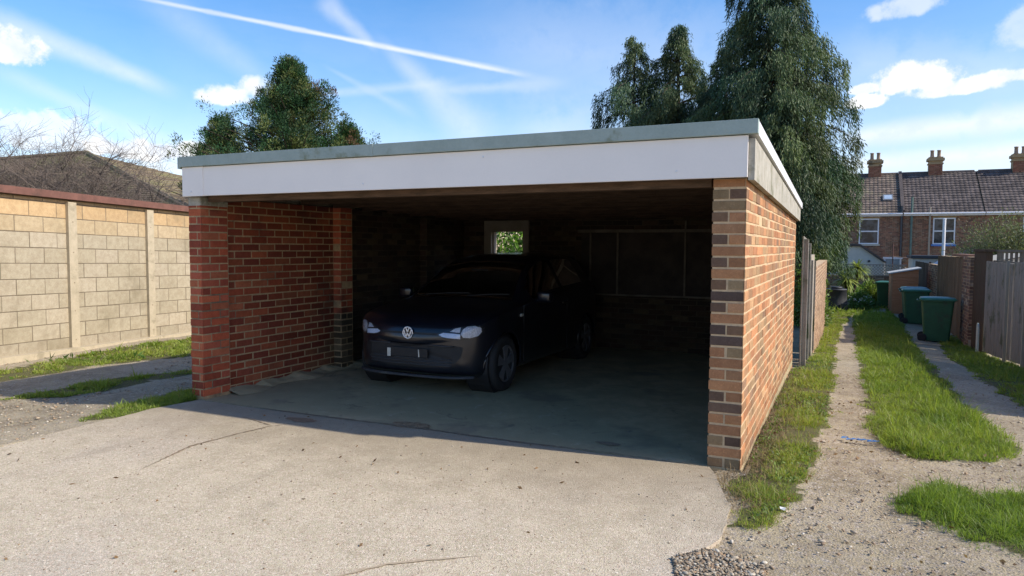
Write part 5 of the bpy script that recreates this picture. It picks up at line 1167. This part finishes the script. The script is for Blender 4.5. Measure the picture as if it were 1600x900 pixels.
weeping('weeping_conifer', 'slimmer leftmost weeping conifer with a thin drooping tip', -7.15, 23.2, 9.75, 2.7, 55, 1.0, TG, 3, 2.5, .8, slope=.66)
weeping('weeping_conifer', 'lower weeping conifer filling the gap beside the tallest one', -3.5, 22.3, 8.7, 2.2, 50, .9, TG, 5, 2.0, .85, slope=.75)
weeping('weeping_conifer', 'low drooping conifer boughs hanging above the compost bin', -.75, 21.4, 5.2, 1.65, 60, 1.05, TG, 8, 1.3, 1.1, slope=.8, zmin=.55)
weeping('weeping_conifer', 'weeping conifer leaning out over the rear corner of the garage', -1.3, 18.6, 6.2, 1.75, 60, 1.0, TG, 9, 1.5, 1.1, slope=.7, zmin=.6)

def bushy_conifer(name, label, bx, by, top, rad, nb, seed, low=1.0, grp=None, dens=1):
    rs = np.random.default_rng(seed); z0 = float(H(bx, by)); t_ = thing(name, label, 'tree', (bx, by, z0), grp)
    q = MB(); q.tube([(bx, by, z0-.2), (bx, by+.03, (top+z0)/2), (bx, by, top-.3)], [.22, .13, .02], 8)
    P = []; D = []; L = []; W = []; C = []
    for i in range(nb):
        f = rs.random()**.85; h = low+(top-low)*f; r = rad*(1-f)*rs.choice([.55, .8, 1.0, 1.28], p=[.25, .25, .28, .22])*rs.uniform(.9, 1.1)+.06; az = rs.uniform(0, 6.28)
        e = np.array((bx+math.cos(az)*r, by+math.sin(az)*r, h+r*.28)); s = np.array((bx, by, h-.1)); q.tube([s, (s+e)/2+np.array((0, 0, -.05)), e], [.03, .02, .008], 4, caps=False)
        col = (np.array((.03, .078, .028)) if rs.random() < .6 else np.array((.095, .12, .035)))*rs.uniform(.65, 1.5)
        if rs.random() < .015: col = np.array((.15, .09, .05))
        for j in range(int(6*dens)):
            t2 = rs.uniform(.35, 1.05); c = s+(e-s)*t2+rs.normal(0, .10+.05*r, 3); n = 80; R_ = rs.uniform(.10, .22)*(1.1-.3*f)
            v = rs.normal(size=(n, 3)); v /= np.linalg.norm(v, axis=1, keepdims=True); rr = R_*rs.uniform(.3, 1, (n, 1)); P.append(c+v*rr*np.array((1, 1, 1.2)))
            dd = v+np.array((math.cos(az)*.4, math.sin(az)*.4, .9)); D.append(dd); L.append(rs.uniform(.04, .095, n)); W.append(rs.uniform(.014, .028, n)); C.append(col*rs.uniform(.7, 1.35, (n, 1)))
    q.build('trunk', M['bark'], t_); leafcloud(np.concatenate(P), np.concatenate(D), np.concatenate(L), np.concatenate(W), np.concatenate(C), 'crown', M['needle'], t_)
bushy_conifer('bushy_conifer', 'dense pointed conifer rising behind the left of the garage roof', -13.6, 10.95, 6.55, 2.75, 270, 11, 2.3, 'bushy conifers behind the left roof edge')
bushy_conifer('bushy_conifer', 'small conifer top left of the pointed conifer', -15.45, 10.1, 4.95, 1.2, 90, 12, 2.6, 'bushy conifers behind the left roof edge')
bushy_conifer('bushy_conifer', 'small conifer top right of the pointed conifer, just above the roof', -12.2, 11.6, 4.75, 1.3, 90, 13, 2.6, 'bushy conifers behind the left roof edge')

def bare(name, label, bx, by, hh, seed, spread=.55, depth=5, grp=None, trunk=.06, mat='twig', n0=4, low=.35, sp0=.12, dec=.60):
    rs = random.Random(seed); z0 = float(H(bx, by)); t_ = thing(name, label, 'tree', (bx, by, z0), grp); q = MB(); tw = MB()
    def grow(p, d, L, r, lv):
        pts = [p]; n = 3
        for k in range(n):
            d = (d+Vector((rs.gauss(0, .13), rs.gauss(0, .13), rs.gauss(.04, .09)))).normalized(); pts.append(pts[-1]+d*L/n)
        (q if lv >= depth-1 else tw).tube(pts, [r, r*.85, r*.7, r*.5], 5 if lv > 2 else 3, caps=False)
        if lv <= 0: return
        for k in range(4 if lv > 1 else 5):
            a = pts[rs.choice((1, 2, 3))]; s = Vector((rs.gauss(0, 1), rs.gauss(0, 1), rs.gauss(.15, .55))).normalized(); grow(a, (d*(1-spread)+s*spread).normalized(), L*rs.uniform(.58, .8), r*dec, lv-1)
    for k in range(n0):
        s = Vector((rs.gauss(0, .32), rs.gauss(0, .32), 1)).normalized(); grow(Vector((bx+rs.gauss(0, sp0), by+rs.gauss(0, .12), z0)), s, hh*low, trunk, depth)
    q.build('trunk', M['bark'], t_); tw.build('twigs', M[mat], t_)
BG = 'bare trees above the block garage'
bare('bare_tree', 'bare twiggy tree at the left frame edge above the block garage', -15.3, 4.4, 5.2, 21, .62, 5, BG, .032, low=.38, n0=8)
bare('bare_tree', 'bare leafless tree, second from the left above the brown roof edge', -14.3, 5.2, 4.9, 22, .62, 5, BG, .032, low=.36, n0=8)
bare('bare_tree', 'lower spreading bare tree nearest the brick garage', -13.3, 6.1, 3.6, 23, .65, 5, BG, .028, low=.38, n0=7)
bare('bare_tree', 'bare thin saplings beside the left end of the white fascia', -12.3, 6.9, 2.9, 24, .5, 4, BG, .03, low=.40, n0=3)
bare('bare_bush', 'upright bare twig tops showing above the middle of the garage roof', -6.05, 9.9, 3.2, 25, .22, 3, None, .022, low=.50, n0=14, sp0=.42)
# climbing scrub on the bungalow side: mossy brush behind the bare trees
def bush(name, label, cx, cy, z0, rx, ry, rz_, n, base, L0, W0, seed, cat='bush', grp=None, up=.3, stems=6, mat='leaf', hollow=.5):
    rs = np.random.default_rng(seed); t_ = thing(name, label, cat, (cx, cy, z0), grp); nc = max(12, n//55); cs = rs.normal(size=(nc, 3)); cs /= np.linalg.norm(cs, axis=1, keepdims=True); cs *= rs.uniform(hollow, 1, (nc, 1)); cs[:, 2] = np.abs(cs[:, 2])
    ctr = cs*np.array((rx, ry, rz_))+np.array((cx, cy, z0+.05*rz_)); ci = rs.integers(nc, size=n)
    v = rs.normal(size=(n, 3)); P = ctr[ci]+v*np.array((rx, ry, rz_))*.13; P[:, 2] = np.maximum(P[:, 2], z0+.02)
    cc = base*rs.uniform(.6, 1.5, (nc, 1))[ci]*rs.uniform(.75, 1.3, (n, 1)); D = v+np.array((0, 0, up))
    leafcloud(P, D, L0*rs.uniform(.6, 1.4, n), W0*rs.uniform(.6, 1.4, n), cc, 'foliage', M[mat], t_)
    q = MB()
    for k in range(stems):
        e = ctr[rs.integers(nc)]; s = np.array((cx+rs.normal(0, rx*.12), cy+rs.normal(0, ry*.12), z0-.1)); q.tube([s, s*.4+e*.6+np.array((0, 0, -.1)), e], [.03, .02, .006], 4, caps=False)
    q.build('stem', M['bark'], t_); return t_
bush('olive_bush', 'large grey green olive bush above the wall at the right edge', 6.9, 31.5, .3, 2.0, 1.4, 2.3, 17000, np.array((.14, .16, .085)), .13, .035, 31, stems=26, hollow=.35)
bush('olive_bush', 'smaller grey green olive bush closing the right frame edge', 9.6, 33, .2, 2.0, 1.4, 2.6, 9000, np.array((.13, .155, .08)), .13, .035, 32, stems=20, hollow=.35)
for k, (x, y, s_, lab) in enumerate(((-4.9, 7.9, 1.5, 'sunlit green hedge seen through the garage rear window'), (-3.2, 8.3, 1.4, 'leafy hedge hidden behind the boarded rear of the garage'), (-7.0, 9.0, 1.5, 'leafy hedge seen past the left side of the rear window'))):
    bush('hedge', lab, x, y, -.3, 1.5, .7, 2.1+s_*.2, 9000, np.array((.12, .22, .03)), .10, .05, 40+k, 'hedge')
bush('ivy', 'ivy and bramble spilling over the tan garden wall', -.25, 17.2, -.6, .5, 1.6, 1.5, 5000, np.array((.09, .15, .03)), .09, .06, 51, 'ivy')
bush('shrub', 'low leafy shrub between the compost bin and the stepping slabs', 1.15, 24.6, -.85, .55, .8, .55, 4500, np.array((.10, .17, .045)), .12, .05, 52, 'shrub')
bush('shrub', 'bright green shrub below the lattice at the far end', 1.6, 28.0, -.9, .9, .8, .75, 4500, np.array((.12, .21, .04)), .13, .05, 53, 'shrub')
bush('shrub', 'leafy yellow green shrub right of the spiky cordyline plants', 1.65, 26.6, -.85, .35, .35, 1.15, 1800, np.array((.16, .22, .05)), .12, .05, 54, 'shrub')
bush('bramble', 'olive brown bramble thicket climbing behind the block garage', -14.6, 5.6, 1.0, 1.9, 1.0, 1.25, 9000, np.array((.17, .155, .07)), .06, .025, 55, 'bramble', stems=30, hollow=.3)
# white blossoms near the shed
x, y = sample(260, .75, 1.55, 23.9, 26); o = leafcloud(np.stack([x, y, H(x, y)+rng.uniform(.2, .5, 260)], -1), rng.normal(size=(260, 3)), np.full(260, .07), np.full(260, .05), np.full((260, 3), .7), 'white_flowers', M['leaf']); tagp(o, 'small white flowers dotted over the far garden greenery', 'flowers', kind='stuff')
def cordyline(label, cx, cy, zc, r, z0, lean, seed):
    rs = np.random.default_rng(seed); t_ = thing('cordyline', label, 'plant', (cx+lean, cy, z0), 'spiky cordyline plants by the compost bin'); q = MB(); q.tube([(cx+lean, cy, z0), (cx+lean*.9, cy, z0+(zc-z0)*.4), (cx, cy, zc)], [.06, .05, .045], 8); q.build('trunk', M['bark'], t_)
    V = []; Fs = []; C = []; n = 150
    for k in range(n):
        d_ = rs.normal(size=3); d_[2] = d_[2]*.8+.35; d_ /= np.linalg.norm(d_); s = np.cross(d_, (0, 0, 1.)); s /= np.linalg.norm(s)+1e-9; L = r*rs.uniform(.7, 1.1); o_ = len(V); c = np.array((.26, .31, .08))*rs.uniform(.7, 1.4)
        for tt, w_ in ((0, .015), (.4, .03), (.75, .022), (1, .002)):
            p = np.array((cx, cy, zc))+d_*L*tt-np.array((0, 0, L*.38*tt*tt)); V += [p-s*w_, p+s*w_]; C += [c, c]
        for j in range(3): Fs.append((o_+2*j, o_+2*j+1, o_+2*j+3, o_+2*j+2))
    mk('leaves', V, Fs, M['leaf'], t_, False, np.array(C))
cordyline('lower spiky cordyline directly behind the compost bin', .70, 25.5, .30, .62, -.85, 0, 1)
cordyline('taller spiky cordyline on a pale curved trunk', 1.10, 26.0, .72, .58, -.85, -.12, 2)
# far tree belt and roofs to close the horizon
for k, (x, y, s_, lab) in enumerate(((-16, 60, 1, 'distant tree behind the weeping conifers'), (-34, 52, 1.1, 'distant tree beyond the pointed conifer'), (22, 62, .9, 'distant tree behind the right end of the terrace'), (-55, 40, 1.1, 'distant tree beyond the bungalow'))):
    bush('distant_tree', lab, x, y, -1.5, 5*s_, 4*s_, 6.0*s_ if k != 2 else 4, 4000, np.array((.06, .09, .035)), .5, .3, 60+k, 'tree')
